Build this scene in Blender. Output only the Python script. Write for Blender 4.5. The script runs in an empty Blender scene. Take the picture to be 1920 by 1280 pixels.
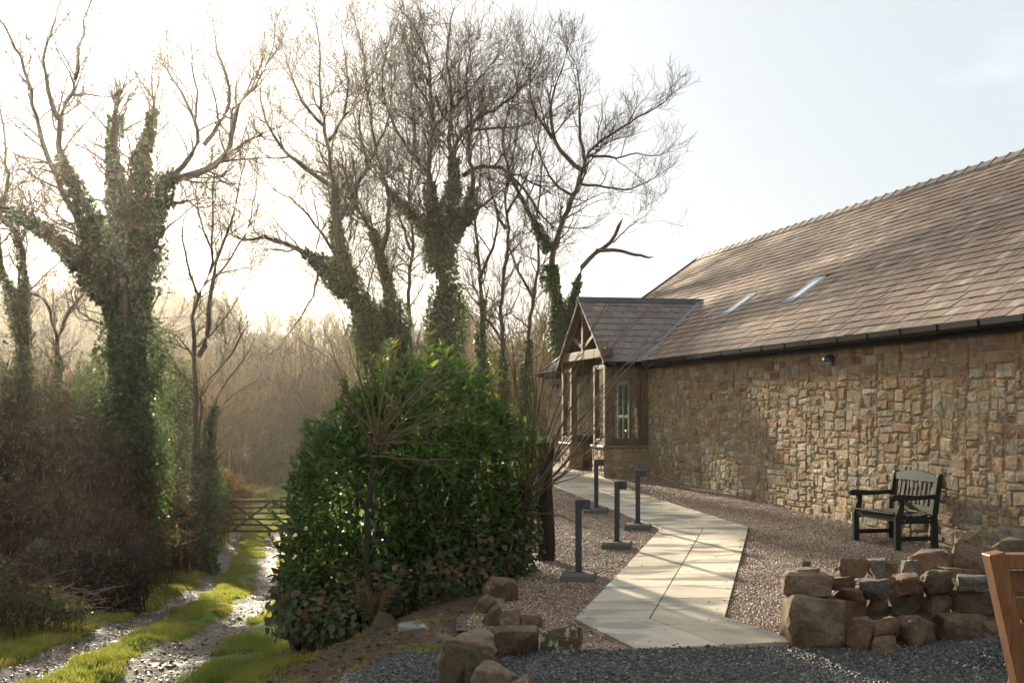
import bpy, bmesh, math, random
import numpy as np
from mathutils import Vector, Matrix, noise as mnoise

random.seed(7); RNG = np.random.default_rng(7)
SC = bpy.context.scene
COL = SC.collection
CAMZ = 1.74; F = 2500.0; HOR = 772.0

# ------------------------------------------------------------------ camera, sky, sun, exposure
cam = bpy.data.cameras.new('camera'); camo = bpy.data.objects.new('camera', cam); COL.objects.link(camo)
camo.location = (0, 0, CAMZ); camo.rotation_euler = (math.radians(90), 0, 0)
cam.sensor_width = 36; cam.lens = F / 1920 * 36; cam.shift_y = (HOR - 640) / 1920
cam.clip_end = 2000; cam.clip_start = 0.1
cam.dof.use_dof = True; cam.dof.focus_distance = 17.5; cam.dof.aperture_fstop = 8.0
SC.camera = camo

SUN_AZ = math.radians(-20.0); SUN_EL = math.radians(15.5)
SUND = Vector((math.sin(SUN_AZ) * math.cos(SUN_EL), math.cos(SUN_AZ) * math.cos(SUN_EL), math.sin(SUN_EL)))
sl = bpy.data.lights.new('sun', 'SUN'); sl.energy = 5.0; sl.angle = math.radians(2.0); sl.color = (1.0, 0.87, 0.66)
so = bpy.data.objects.new('sun', sl); COL.objects.link(so)
so.rotation_euler = (-SUND).to_track_quat('-Z', 'Y').to_euler(); so.location = SUND * 60

W = bpy.data.worlds.new('World'); SC.world = W; W.use_nodes = True
wn = W.node_tree.nodes; wl = W.node_tree.links; wn.clear()
def wadd(t, **k):
    n = wn.new(t)
    for a, b in k.items(): setattr(n, a, b)
    return n
sky = wadd('ShaderNodeTexSky', sky_type='NISHITA', sun_disc=False, sun_elevation=SUN_EL, sun_rotation=SUN_AZ,
           air_density=1.0, dust_density=2.0, ozone_density=1.0, altitude=50)
tc = wadd('ShaderNodeTexCoord')
dot = wadd('ShaderNodeVectorMath', operation='DOT_PRODUCT'); dot.inputs[1].default_value = SUND
nrm = wadd('ShaderNodeVectorMath', operation='NORMALIZE')
wl.new(tc.outputs['Generated'], nrm.inputs[0]); wl.new(nrm.outputs[0], dot.inputs[0])
def wmath(op, a, b=None, clamp=False):
    n = wadd('ShaderNodeMath', operation=op, use_clamp=clamp)
    for i, v in enumerate((a, b)):
        if v is None: continue
        if isinstance(v, (int, float)): n.inputs[i].default_value = v
        else: wl.new(v, n.inputs[i])
    return n.outputs[0]
d0 = wmath('MAXIMUM', dot.outputs['Value'], 0.0)
g1 = wmath('POWER', d0, 160.0); g2 = wmath('POWER', d0, 30.0)
# thin high cloud all over the sky: lit through by the sun, brighter towards it, soft lumps from noise
mp = wadd('ShaderNodeMapping'); mp.inputs['Scale'].default_value = (1.0, 1.0, 3.2)
wl.new(nrm.outputs[0], mp.inputs['Vector'])
nz = wadd('ShaderNodeTexNoise'); nz.inputs['Scale'].default_value = 3.1; nz.inputs['Detail'].default_value = 7; nz.inputs['Roughness'].default_value = 0.55
wl.new(mp.outputs[0], nz.inputs['Vector'])
cr = wadd('ShaderNodeValToRGB'); cr.color_ramp.elements[0].position = 0.5; cr.color_ramp.elements[1].position = 0.75
wl.new(nz.outputs['Fac'], cr.inputs[0])
veil = wmath('ADD', wmath('ADD', wmath('MULTIPLY', g1, 7.0), wmath('MULTIPLY', g2, 0.5)), wmath('ADD', 1.85, wmath('MULTIPLY', cr.outputs[0], 0.8)))
vc = wadd('ShaderNodeMix', data_type='RGBA', blend_type='MIX'); vc.inputs['A'].default_value = (0.885, 0.975, 1.05, 1); vc.inputs['B'].default_value = (1.05, 1.0, 0.93, 1)
wl.new(wmath('MULTIPLY', g2, 1.0, True), vc.inputs['Factor'])
vm = wadd('ShaderNodeVectorMath', operation='SCALE'); wl.new(vc.outputs['Result'], vm.inputs[0]); wl.new(veil, vm.inputs['Scale'])
sm = wadd('ShaderNodeVectorMath', operation='SCALE'); wl.new(sky.outputs[0], sm.inputs[0]); sm.inputs['Scale'].default_value = 0.05
ad = wadd('ShaderNodeVectorMath', operation='ADD'); wl.new(sm.outputs[0], ad.inputs[0]); wl.new(vm.outputs[0], ad.inputs[1])
bg = wadd('ShaderNodeBackground'); bg.inputs['Strength'].default_value = 0.10
wo = wadd('ShaderNodeOutputWorld'); wl.new(ad.outputs[0], bg.inputs['Color']); wl.new(bg.outputs[0], wo.inputs['Surface'])

SC.view_settings.view_transform = 'Standard'; SC.view_settings.look = 'None'
SC.view_settings.exposure = 2.0; SC.view_settings.gamma = 1.0; SC.view_settings.use_curve_mapping = False
cy = SC.cycles
cy.use_denoising = True; cy.max_bounces = 6; cy.diffuse_bounces = 3; cy.glossy_bounces = 3; cy.transmission_bounces = 6
cy.transparent_max_bounces = 8; cy.volume_bounces = 0; cy.sample_clamp_indirect = 6
cy.caustics_reflective = False; cy.caustics_refractive = False

# ------------------------------------------------------------------ helpers
def at(px, py, d):
    return np.array(((px - 960) / F * d, d, CAMZ - (py - HOR) / F * d))
def sstep(a, b, x):
    t = np.clip((np.asarray(x, float) - a) / (b - a), 0, 1); return t * t * (3 - 2 * t)

def vnoise(x, y, s=1.0, seed=0):                       # cheap vectorised value noise 0..1
    x = np.asarray(x, float) * s + seed * 17.3; y = np.asarray(y, float) * s - seed * 9.1
    xi = np.floor(x); yi = np.floor(y); fx = x - xi; fy = y - yi
    fx = fx * fx * (3 - 2 * fx); fy = fy * fy * (3 - 2 * fy)
    def h(a, b):
        v = np.sin(a * 127.1 + b * 311.7 + seed * 3.3) * 43758.5453; return v - np.floor(v)
    return (h(xi, yi) * (1 - fx) + h(xi + 1, yi) * fx) * (1 - fy) + (h(xi, yi + 1) * (1 - fx) + h(xi + 1, yi + 1) * fx) * fy

ROOT = {}
def tag(o, label=None, cat=None, group=None, kind=None):
    if label: o['label'] = label
    if cat: o['category'] = cat
    if group: o['group'] = group
    if kind: o['kind'] = kind
    return o
def thing(name, loc, label, cat, group=None, rz=0.0):
    o = bpy.data.objects.new(name, None); COL.objects.link(o); o.location = loc; o.rotation_euler = (0, 0, rz)
    o.empty_display_size = 0.2
    ROOT[o.name] = np.array(loc, float)
    return tag(o, label, cat, group)
def mesh_np(name, V, polys, mat=None, rnd=None, smooth=False, attrs=None):
    """polys: list of (m,k) int arrays"""
    V = np.asarray(V, np.float32)
    me = bpy.data.meshes.new(name)
    polys = [np.asarray(p, np.int32) for p in polys if len(p)]
    me.vertices.add(len(V)); me.vertices.foreach_set('co', V.ravel())
    nl = sum(p.size for p in polys); npoly = sum(len(p) for p in polys)
    me.loops.add(nl); me.polygons.add(npoly)
    me.loops.foreach_set('vertex_index', np.concatenate([p.ravel() for p in polys]))
    ls = []; off = 0
    for p in polys:
        ls.append(off + np.arange(len(p)) * p.shape[1]); off += p.size
    me.polygons.foreach_set('loop_start', np.concatenate(ls).astype(np.int32))
    me.polygons.foreach_set('use_smooth', np.full(npoly, bool(smooth)))
    me.update(calc_edges=True); me.validate()
    if rnd is not None:
        a = me.attributes.new('rnd', 'FLOAT', 'POINT'); a.data.foreach_set('value', np.broadcast_to(np.asarray(rnd, np.float32), (len(V),)).copy())
    for k, v in (attrs or {}).items():
        a = me.attributes.new(k, 'FLOAT', 'POINT'); a.data.foreach_set('value', np.asarray(v, np.float32))
    if mat: me.materials.append(mat)
    return me
def link(name, me, parent=None, loc=None):
    o = bpy.data.objects.new(name, me); COL.objects.link(o)
    if parent is not None: o.parent = parent
    if loc is not None: o.location = loc
    return o
def root_of(o):
    while o.parent is not None: o = o.parent
    return o
def build(name, V, polys, mat, parent=None, rnd=None, smooth=False, attrs=None):
    """V in world coordinates (things that are translated only)"""
    V = np.asarray(V, float)
    if parent is not None:
        r = root_of(parent); V = V - ROOT.get(r.name, np.zeros(3))
    return link(name, mesh_np(name, V, polys, mat, rnd, smooth, attrs), parent)

class MB:
    def __init__(s): s.V = []; s.P = {}; s.R = []; s.n = 0
    def add(s, V, polys, rnd=0.5):
        V = np.asarray(V, float)
        for p in polys:
            p = np.asarray(p, int)
            if len(p): s.P.setdefault(p.shape[1], []).append(p + s.n)
        s.V.append(V); s.R.append(np.broadcast_to(np.asarray(rnd, float), (len(V),))); s.n += len(V)
        return s
    def box(s, c, size, ax=None, rnd=0.5, bev=0.0):
        h = np.array(size, float) / 2
        b = min(bev, *(h * 0.45)) if bev else 0
        if b:
            pts = []
            for sx in (-1, 1):
                for sy in (-1, 1):
                    for sz in (-1, 1):
                        pts += [(sx * h[0], sy * (h[1] - b), sz * (h[2] - b)), (sx * (h[0] - b), sy * h[1], sz * (h[2] - b)), (sx * (h[0] - b), sy * (h[1] - b), sz * h[2])]
            V = np.array(pts)
            def i(sx, sy, sz, k): return ((sx > 0) * 4 + (sy > 0) * 2 + (sz > 0)) * 3 + k
            Q = []; T = []
            for a in (-1, 1):
                q = [i(a, -1, -1, 0), i(a, 1, -1, 0), i(a, 1, 1, 0), i(a, -1, 1, 0)]; Q.append(q if a > 0 else q[::-1])
                q = [i(-1, a, -1, 1), i(-1, a, 1, 1), i(1, a, 1, 1), i(1, a, -1, 1)]; Q.append(q if a > 0 else q[::-1])
                q = [i(-1, -1, a, 2), i(1, -1, a, 2), i(1, 1, a, 2), i(-1, 1, a, 2)]; Q.append(q if a > 0 else q[::-1])
                for c2 in (-1, 1):
                    q = [i(a, c2, -1, 0), i(a, c2, 1, 0), i(a, c2, 1, 1), i(a, c2, -1, 1)]; Q.append(q if a * c2 < 0 else q[::-1])
                    q = [i(a, -1, c2, 0), i(a, 1, c2, 0), i(a, 1, c2, 2), i(a, -1, c2, 2)]; Q.append(q if a * c2 > 0 else q[::-1])
                    q = [i(-1, a, c2, 1), i(1, a, c2, 1), i(1, a, c2, 2), i(-1, a, c2, 2)]; Q.append(q if a * c2 < 0 else q[::-1])
                    for c3 in (-1, 1):
                        t = [i(a, c2, c3, 0), i(a, c2, c3, 1), i(a, c2, c3, 2)]; T.append(t if a * c2 * c3 > 0 else t[::-1])
            P = [Q, T]
        else:
            V = np.array([(x, y, z) for x in (-1, 1) for y in (-1, 1) for z in (-1, 1)]) * h
            P = [[(0, 1, 3, 2), (4, 6, 7, 5), (0, 4, 5, 1), (2, 3, 7, 6), (0, 2, 6, 4), (1, 5, 7, 3)]]
        if ax is not None: V = V @ np.array(ax, float)
        return s.add(V + np.array(c, float), P, rnd)
    def bar(s, a, b, w, h, up=(0, 0, 1), rnd=0.5, bev=0.0):
        """box from a to b, w across (side), h along up"""
        a = np.array(a, float); b = np.array(b, float); d = b - a; L = np.linalg.norm(d); d /= L
        up = np.array(up, float); sd = np.cross(up, d); sd /= np.linalg.norm(sd); u2 = np.cross(d, sd)
        return s.box((a + b) / 2, (L, w, h), [d, sd, u2], rnd, bev)
    def prism(s, poly, base, ex, ey, ez, depth, rnd=0.5):
        """2-D polygon in (ex, ey) extruded along ez by depth"""
        base = np.array(base, float); ex, ey, ez = (np.array(v, float) for v in (ex, ey, ez))
        pl = np.array(poly, float); n = len(pl)
        A = base + pl[:, :1] * ex + pl[:, 1:] * ey; B = A + ez * depth
        idx = np.arange(n)
        return s.add(np.vstack((A, B)), [[tuple(idx[::-1])], [tuple(idx + n)], [(i, (i + 1) % n, (i + 1) % n + n, i + n) for i in range(n)]], rnd)
    def lathe(s, prof, c, n=16, axis=((1, 0, 0), (0, 1, 0), (0, 0, 1)), rnd=0.5):
        c = np.array(c, float); X, Y, Z = (np.array(v, float) for v in axis); m = len(prof)
        th = np.arange(n) * 2 * np.pi / n
        V = np.vstack([c + r * (np.cos(th)[:, None] * X + np.sin(th)[:, None] * Y) + z * Z for r, z in prof])
        Q = [(i * n + j, i * n + (j + 1) % n, (i + 1) * n + (j + 1) % n, (i + 1) * n + j) for i in range(m - 1) for j in range(n)]
        return s.add(V, [Q], rnd)
    def out(s, name, mat, parent=None, smooth=False):
        return build(name, np.vstack(s.V), [np.vstack(p) for p in s.P.values()], mat, parent, np.concatenate(s.R), smooth)

def tubes(lines, radii, sides=3, rnds=None):
    """lines: list of (n,3) arrays, radii: list of (n,) -> V, quads, rnd  (vectorised per length)"""
    by = {}
    for i, l in enumerate(lines): by.setdefault(len(l), []).append(i)
    Vs, Qs, Rs = [], [], []; off = 0
    th = np.arange(sides) * 2 * np.pi / sides
    for n, ids in by.items():
        L = np.stack([lines[i] for i in ids]); R = np.stack([radii[i] for i in ids]); m = len(ids)
        T = np.gradient(L, axis=1); T /= np.linalg.norm(T, axis=2, keepdims=True) + 1e-9
        ref = np.where(np.abs(T[..., 2:3]) > 0.9, np.array([1., 0, 0]), np.array([0, 0, 1.]))
        A = np.cross(T, ref); A /= np.linalg.norm(A, axis=2, keepdims=True) + 1e-9
        B = np.cross(T, A)
        V = L[:, :, None, :] + R[:, :, None, None] * (np.cos(th)[None, None, :, None] * A[:, :, None, :] + np.sin(th)[None, None, :, None] * B[:, :, None, :])
        base = off + (np.arange(m)[:, None, None] * n + np.arange(n - 1)[None, :, None]) * sides
        j = np.arange(sides)[None, None, :]; j2 = (j + 1) % sides
        Q = np.stack([base + j, base + sides + j, base + sides + j2, base + j2], -1).reshape(-1, 4)
        Vs.append(V.reshape(-1, 3)); Qs.append(Q); off += m * n * sides
        rr = RNG.random(m) if rnds is None else np.array([rnds[i] for i in ids])
        Rs.append(np.repeat(rr, n * sides))
    return np.vstack(Vs), np.vstack(Qs), np.concatenate(Rs)

LEAF_LONG = (np.array([(0, 0, 0), (.35, 0, -.03), (.7, 0, -.05), (1, 0, -.16), (.3, .5, .05), (.68, .42, .0), (.3, -.5, .05), (.68, -.42, .0)]),
             [(0, 1, 4), (0, 6, 1), (2, 3, 5), (2, 7, 3)], [(1, 2, 5, 4), (1, 6, 7, 2)])
LEAF_DIA = (np.array([(0, 0, 0), (.45, .5, .08), (1, 0, -.1), (.45, -.5, .08)]), [(0, 2, 1), (0, 3, 2)], [])
def leaves(C, D, N, L, Wd, tpl=LEAF_DIA, rnd=None):
    """centres, directions, normals, lengths, widths -> V, tris, quads, rnd"""
    C = np.asarray(C); n = len(C)
    D = D / (np.linalg.norm(D, axis=1, keepdims=True) + 1e-9)
    S = np.cross(N, D); S /= np.linalg.norm(S, axis=1, keepdims=True) + 1e-9
    U = np.cross(D, S); T = tpl[0]; k = len(T)
    V = C[:, None] + T[None, :, 0:1] * (D * L[:, None])[:, None] + T[None, :, 1:2] * (S * Wd[:, None])[:, None] + T[None, :, 2:3] * (U * L[:, None])[:, None]
    o = (np.arange(n) * k)[:, None, None]
    tri = (np.array(tpl[1])[None] + o).reshape(-1, 3)
    q = (np.array(tpl[2])[None] + o).reshape(-1, 4) if len(tpl[2]) else np.zeros((0, 4), int)
    r = RNG.random(n) if rnd is None else rnd
    return V.reshape(-1, 3), tri, q, np.repeat(r, k)
def rdir(n):
    v = RNG.normal(size=(n, 3)); return v / np.linalg.norm(v, axis=1, keepdims=True)

def scatter(name, pts, rot, scale, protos, label, cat, mat=None):
    """one stuff object: geometry-node instances of small prototype meshes at computed points"""
    c = bpy.data.collections.new(name + '_kinds')
    for i, me in enumerate(protos):
        o = bpy.data.objects.new('%s_kind_%02d' % (name, i), me); c.objects.link(o)
    n = len(pts)
    me = bpy.data.meshes.new(name); me.vertices.add(n); me.vertices.foreach_set('co', np.asarray(pts, np.float32).ravel())
    a = me.attributes.new('rot', 'FLOAT_VECTOR', 'POINT'); a.data.foreach_set('vector', np.asarray(rot, np.float32).ravel())
    a = me.attributes.new('scl', 'FLOAT_VECTOR', 'POINT'); a.data.foreach_set('vector', np.asarray(scale, np.float32).ravel())
    a = me.attributes.new('idx', 'INT', 'POINT'); a.data.foreach_set('value', RNG.integers(0, len(protos), n).astype(np.int32))
    o = link(name, me); tag(o, label, cat, kind='stuff')
    g = bpy.data.node_groups.new(name, 'GeometryNodeTree')
    g.interface.new_socket('Geometry', in_out='INPUT', socket_type='NodeSocketGeometry')
    g.interface.new_socket('Geometry', in_out='OUTPUT', socket_type='NodeSocketGeometry')
    N = g.nodes; Lk = g.links
    gi = N.new('NodeGroupInput'); go = N.new('NodeGroupOutput')
    ci = N.new('GeometryNodeCollectionInfo'); ci.inputs['Collection'].default_value = c; ci.inputs['Separate Children'].default_value = True; ci.inputs['Reset Children'].default_value = True
    ip = N.new('GeometryNodeInstanceOnPoints'); ip.inputs['Pick Instance'].default_value = True
    def na(nm, t):
        x = N.new('GeometryNodeInputNamedAttribute'); x.data_type = t; x.inputs['Name'].default_value = nm; return x.outputs['Attribute']
    Lk.new(gi.outputs[0], ip.inputs['Points']); Lk.new(ci.outputs[0], ip.inputs['Instance'])
    Lk.new(na('idx', 'INT'), ip.inputs['Instance Index']); Lk.new(na('rot', 'FLOAT_VECTOR'), ip.inputs['Rotation']); Lk.new(na('scl', 'FLOAT_VECTOR'), ip.inputs['Scale'])
    Lk.new(ip.outputs[0], go.inputs[0])
    m = o.modifiers.new('scatter', 'NODES'); m.node_group = g
    return o

# ------------------------------------------------------------------ materials
class Mat:
    def __init__(s, name):
        s.m = bpy.data.materials.new(name); s.m.use_nodes = True
        s.n = s.m.node_tree.nodes; s.l = s.m.node_tree.links; s.n.clear()
        s.outp = s.n.new('ShaderNodeOutputMaterial'); s.b = s.n.new('ShaderNodeBsdfPrincipled'); s.l.new(s.b.outputs[0], s.outp.inputs[0])
        s.tc = s.n.new('ShaderNodeTexCoord'); s.geo = s.n.new('ShaderNodeNewGeometry')
    def set(s, node, sock, v):
        i = node.inputs[sock]
        if hasattr(v, 'is_output'): s.l.new(v, i)
        elif isinstance(v, tuple) and len(v) == 3 and i.type == 'RGBA': i.default_value = (*v, 1)
        else: i.default_value = v
    def bs(s, **k):
        for a, v in k.items(): s.set(s.b, a.replace('_', ' '), v)
        return s
    def noise(s, scale, detail=4, rough=0.55, vec=None, dist=0.0, out='Fac'):
        n = s.n.new('ShaderNodeTexNoise'); n.inputs['Scale'].default_value = scale; n.inputs['Detail'].default_value = detail
        n.inputs['Roughness'].default_value = rough; n.inputs['Distortion'].default_value = dist
        s.l.new(vec if vec is not None else s.geo.outputs['Position'], n.inputs['Vector']); return n.outputs[out]
    def voro(s, scale, feature='F1', out='Distance', vec=None):
        n = s.n.new('ShaderNodeTexVoronoi'); n.feature = feature; n.inputs['Scale'].default_value = scale
        s.l.new(vec if vec is not None else s.geo.outputs['Position'], n.inputs['Vector']); return n.outputs[out]
    def ramp(s, fac, stops, interp='LINEAR'):
        n = s.n.new('ShaderNodeValToRGB'); r = n.color_ramp; r.interpolation = interp
        while len(r.elements) < len(stops): r.elements.new(0.5)
        for e, (p, c) in zip(r.elements, stops):
            e.position = p; e.color = (c, c, c, 1) if isinstance(c, (int, float)) else (*c, 1)
        s.l.new(fac, n.inputs[0]); return n.outputs['Color']
    def mix(s, fac, a, b, blend='MIX'):
        n = s.n.new('ShaderNodeMix'); n.data_type = 'RGBA'; n.blend_type = blend
        s.set(n, 'Factor', fac); 
        for nm, v in (('A', a), ('B', b)):
            i = [x for x in n.inputs if x.name == nm and x.type == 'RGBA'][0]
            if hasattr(v, 'is_output'): s.l.new(v, i)
            else: i.default_value = (*v, 1) if len(v) == 3 else v
        return [x for x in n.outputs if x.type == 'RGBA'][0]
    def math(s, op, a, b=0.0, clamp=False):
        n = s.n.new('ShaderNodeMath'); n.operation = op; n.use_clamp = clamp
        s.set(n, 0, a); s.set(n, 1, b); return n.outputs[0]
    def attr(s, name, out='Fac'):
        n = s.n.new('ShaderNodeAttribute'); n.attribute_name = name; return n.outputs[out]
    def orand(s):
        n = s.n.new('ShaderNodeObjectInfo'); return n.outputs['Random']
    def bump(s, h, strength=0.5, dist=0.02):
        n = s.n.new('ShaderNodeBump'); n.inputs['Strength'].default_value = strength; n.inputs['Distance'].default_value = dist
        s.l.new(h, n.inputs['Height']); s.l.new(n.outputs[0], s.b.inputs['Normal']); return s
    def scale_col(s, c, f):
        n = s.n.new('ShaderNodeVectorMath'); n.operation = 'SCALE'
        s.set(n, 0, c); s.set(n, 'Scale', f); return n.outputs[0]
    def translucent(s, col, fac):
        t = s.n.new('ShaderNodeBsdfTranslucent'); s.set(t, 'Color', col)
        mx = s.n.new('ShaderNodeMixShader'); mx.inputs[0].default_value = fac
        s.l.new(s.b.outputs[0], mx.inputs[1]); s.l.new(t.outputs[0], mx.inputs[2]); s.l.new(mx.outputs[0], s.outp.inputs[0]); return s

M = {}
def simple(name, col, rough=0.7, spec=0.4, var=0.25, nscale=8.0, bump=0.0, bscale=60.0, metal=0.0):
    m = Mat(name)
    c = m.scale_col((*col,), m.math('ADD', 1 - var, m.math('MULTIPLY', m.noise(nscale), 2 * var)))
    m.bs(Base_Color=c, Roughness=rough, Specular_IOR_Level=spec, Metallic=metal)
    if bump: m.bump(m.noise(bscale, 3), bump, 0.01)
    M[name] = m.m; return m.m
def leafmat(name, stops, rough=0.45, spec=0.5, trans=0.35, tscale=1.4, vary=None):
    m = Mat(name); c = m.ramp(m.attr('rnd'), stops)
    big = m.ramp(m.noise(vary or 1.2, 2), [(0.3, 0.75), (0.7, 1.25)])
    c = m.mix(1.0, c, big, 'MULTIPLY')
    m.bs(Base_Color=c, Roughness=rough, Specular_IOR_Level=spec)
    if trans: m.translucent(m.scale_col(c, tscale), trans)
    M[name] = m.m; return m.m

# rubble wall stones
STONE_STOPS = [(0.0, (.21, .115, .075)), (0.10, (.30, .19, .115)), (0.22, (.39, .29, .18)), (0.36, (.26, .205, .15)), (0.48, (.36, .25, .15)), (0.58, (.245, .22, .185)),
               (0.68, (.34, .305, .235)), (0.78, (.42, .34, .24)), (0.88, (.27, .17, .12)), (0.95, (.45, .39, .31)), (1.0, (.36, .21, .12))]
m = Mat('rubble_stone')
c = m.ramp(m.attr('rnd'), STONE_STOPS)
c = m.mix(1.0, c, m.ramp(m.noise(9, 5, 0.65), [(0.28, (.68, .63, .55)), (0.5, (1.32, 1.26, 1.13)), (0.72, (1.85, 1.72, 1.45))]), 'MULTIPLY')
c = m.mix(m.ramp(m.noise(2.3, 4), [(0.48, 0.0), (0.68, 0.6)]), c, (.42, .29, .12))
c = m.mix(m.ramp(m.noise(3.1, 5, 0.7), [(0.60, 0.0), (0.75, 0.4)]), c, (.12, .105, .055))
m.bs(Base_Color=c, Roughness=0.88, Specular_IOR_Level=0.25)
m.bump(m.math('ADD', m.noise(20, 7, 0.8), m.math('MULTIPLY', m.voro(14), 0.5)), 1.0, 0.05); M['stone'] = m.m
# mortar
m = Mat('lime_mortar')
c = m.ramp(m.noise(1.7, 5, 0.6), [(0.3, (.32, .22, .11)), (0.5, (.43, .31, .16)), (0.7, (.50, .40, .25))])
c = m.mix(m.ramp(m.noise(14, 4, 0.7), [(0.35, 0.5), (0.6, 0.0)]), c, (.16, .11, .06))
m.bs(Base_Color=c, Roughness=0.95, Specular_IOR_Level=0.15); m.bump(m.noise(30, 6, 0.75), 1.0, 0.03); M['mortar'] = m.m
# roof slate
m = Mat('roof_slate')
c = m.ramp(m.attr('rnd'), [(0.0, (.20, .125, .08)), (0.2, (.33, .24, .155)), (0.36, (.27, .185, .12)), (0.5, (.39, .29, .195)), (0.62, (.30, .215, .15)), (0.74, (.35, .225, .14)), (0.86, (.45, .36, .25)), (0.94, (.52, .45, .34)), (0.965, (.19, .07, .04)), (1.0, (.30, .25, .19))])
c = m.mix(m.ramp(m.noise(0.55, 4, 0.6), [(0.52, 0.0), (0.68, 0.55)]), c, (.36, .20, .10))
c = m.mix(1.0, c, m.ramp(m.noise(13, 4, 0.6), [(0.3, (.54, .49, .46)), (0.7, (.90, .81, .74))]), 'MULTIPLY')
m.bs(Base_Color=c, Roughness=m.ramp(m.noise(6, 3), [(0.3, .5), (0.7, .68)]), Specular_IOR_Level=0.45)
m.bump(m.noise(40, 4, 0.6), 0.35, 0.01); M['slate'] = m.m
m = Mat('porch_slate')
c = m.ramp(m.attr('rnd'), [(0.0, (.13, .095, .08)), (0.4, (.19, .14, .115)), (0.75, (.155, .135, .115)), (0.9, (.24, .175, .12)), (1.0, (.13, .125, .11))])
c = m.mix(1.0, c, m.ramp(m.noise(11, 4, 0.6), [(0.3, .7), (0.7, 1.2)]), 'MULTIPLY')
m.bs(Base_Color=c, Roughness=0.6, Specular_IOR_Level=0.4); m.bump(m.noise(40, 4, 0.6), 0.35, 0.01); M['porch_slate'] = m.m
simple('ridge_clay', (.23, .19, .155), 0.7, 0.3, 0.35, 9, 0.4)
simple('ridge_dark', (.055, .055, .06), 0.6, 0.4, 0.3, 9, 0.3)
simple('lead', (.17, .18, .19), 0.5, 0.5, 0.2, 6)
simple('black_gutter', (.005, .005, .006), 0.5, 0.12, 0.2, 4)
simple('anthracite', (.030, .033, .038), 0.42, 0.5, 0.12, 12)
simple('dark_concrete', (.13, .12, .10), 0.9, 0.2, 0.25, 14, 0.5)
simple('concrete', (.23, .215, .19), 0.9, 0.2, 0.2, 14, 0.4)
m = Mat('oak')
mp_ = m.n.new('ShaderNodeMapping'); mp_.inputs['Scale'].default_value = (14, 14, 1.2); m.l.new(m.geo.outputs['Position'], mp_.inputs['Vector'])
c = m.ramp(m.noise(3.0, 5, 0.6, mp_.outputs[0], 0.6), [(0.25, (.065, .038, .02)), (0.5, (.14, .085, .045)), (0.75, (.235, .15, .08))])
m.bs(Base_Color=c, Roughness=0.7, Specular_IOR_Level=0.3); m.bump(m.noise(6, 4, 0.6, mp_.outputs[0]), 0.3, 0.01); M['oak'] = m.m
m = Mat('orange_timber')
mp_ = m.n.new('ShaderNodeMapping'); mp_.inputs['Scale'].default_value = (22, 22, 1.6); m.l.new(m.geo.outputs['Position'], mp_.inputs['Vector'])
c = m.ramp(m.noise(3.0, 5, 0.6, mp_.outputs[0], 0.8), [(0.25, (.10, .036, .010)), (0.5, (.20, .075, .018)), (0.75, (.31, .13, .032))])
m.bs(Base_Color=c, Roughness=0.55, Specular_IOR_Level=0.4); m.bump(m.noise(6, 4, 0.6, mp_.outputs[0]), 0.25, 0.01); M['timber'] = m.m
m = Mat('green_bench_paint')
mp_ = m.n.new('ShaderNodeMapping'); mp_.inputs['Scale'].default_value = (9, 9, 2); m.l.new(m.geo.outputs['Position'], mp_.inputs['Vector'])
c = m.ramp(m.noise(4, 5, 0.65, mp_.outputs[0]), [(0.3, (.012, .016, .014)), (0.55, (.024, .029, .022)), (0.8, (.045, .046, .03))])
m.bs(Base_Color=c, Roughness=0.65, Specular_IOR_Level=0.25); m.bump(m.noise(9, 4, 0.6, mp_.outputs[0]), 0.25, 0.01); M['bench'] = m.m
simple('old_dark_wood', (.035, .026, .019), 0.9, 0.2, 0.5, 14, 0.7, 30)
simple('gate_wood', (.04, .026, .016), 0.85, 0.25, 0.4, 9, 0.4)
simple('galvanised', (.45, .46, .46), 0.4, 0.5, 0.15, 20, metal=0.8)
simple('white_frame', (.62, .62, .58), 0.5, 0.4, 0.08)
simple('grey_paint_door', (.36, .37, .33), 0.5, 0.4, 0.1)
simple('dark_interior', (.06, .05, .042), 0.9, 0.2, 0.2)
m = Mat('window_glass'); tb = m.n.new('ShaderNodeBsdfTransparent'); tb.inputs[0].default_value = (.86, .90, .88, 1); gb = m.n.new('ShaderNodeBsdfGlossy'); gb.inputs['Roughness'].default_value = .03
fr = m.n.new('ShaderNodeFresnel'); fr.inputs[0].default_value = 1.6; mx = m.n.new('ShaderNodeMixShader'); m.l.new(fr.outputs[0], mx.inputs[0]); m.l.new(tb.outputs[0], mx.inputs[1]); m.l.new(gb.outputs[0], mx.inputs[2]); m.l.new(mx.outputs[0], m.outp.inputs[0]); M['glass'] = m.m
m = Mat('rooflight_glass'); m.bs(Base_Color=(.88, .9, .92), Roughness=0.32, Specular_IOR_Level=1.0, Metallic=0.9); M['skyglass'] = m.m
# paving
m = Mat('paving_slab')
c = m.ramp(m.attr('rnd'), [(0.0, (.46, .385, .27)), (0.5, (.54, .46, .33)), (1.0, (.60, .51, .37))])
c = m.mix(1.0, c, m.ramp(m.noise(3, 6, 0.7), [(0.3, .85), (0.7, 1.1)]), 'MULTIPLY')
mp_ = m.n.new('ShaderNodeMapping'); mp_.inputs['Scale'].default_value = (0.8, 1.5, 1); m.l.new(m.geo.outputs['Position'], mp_.inputs['Vector'])
wet = m.ramp(m.noise(1.25, 4, 0.55, mp_.outputs[0], 0.5), [(0.50, 0.0), (0.58, 1.0)])
c = m.mix(m.math('MULTIPLY', wet, 0.62), c, (.15, .125, .09))
m.bs(Base_Color=c, Roughness=m.ramp(wet, [(0, .75), (1, .4)]), Specular_IOR_Level=0.35); m.bump(m.noise(120, 4, 0.6), 0.15, 0.005); M['slab'] = m.m
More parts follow.
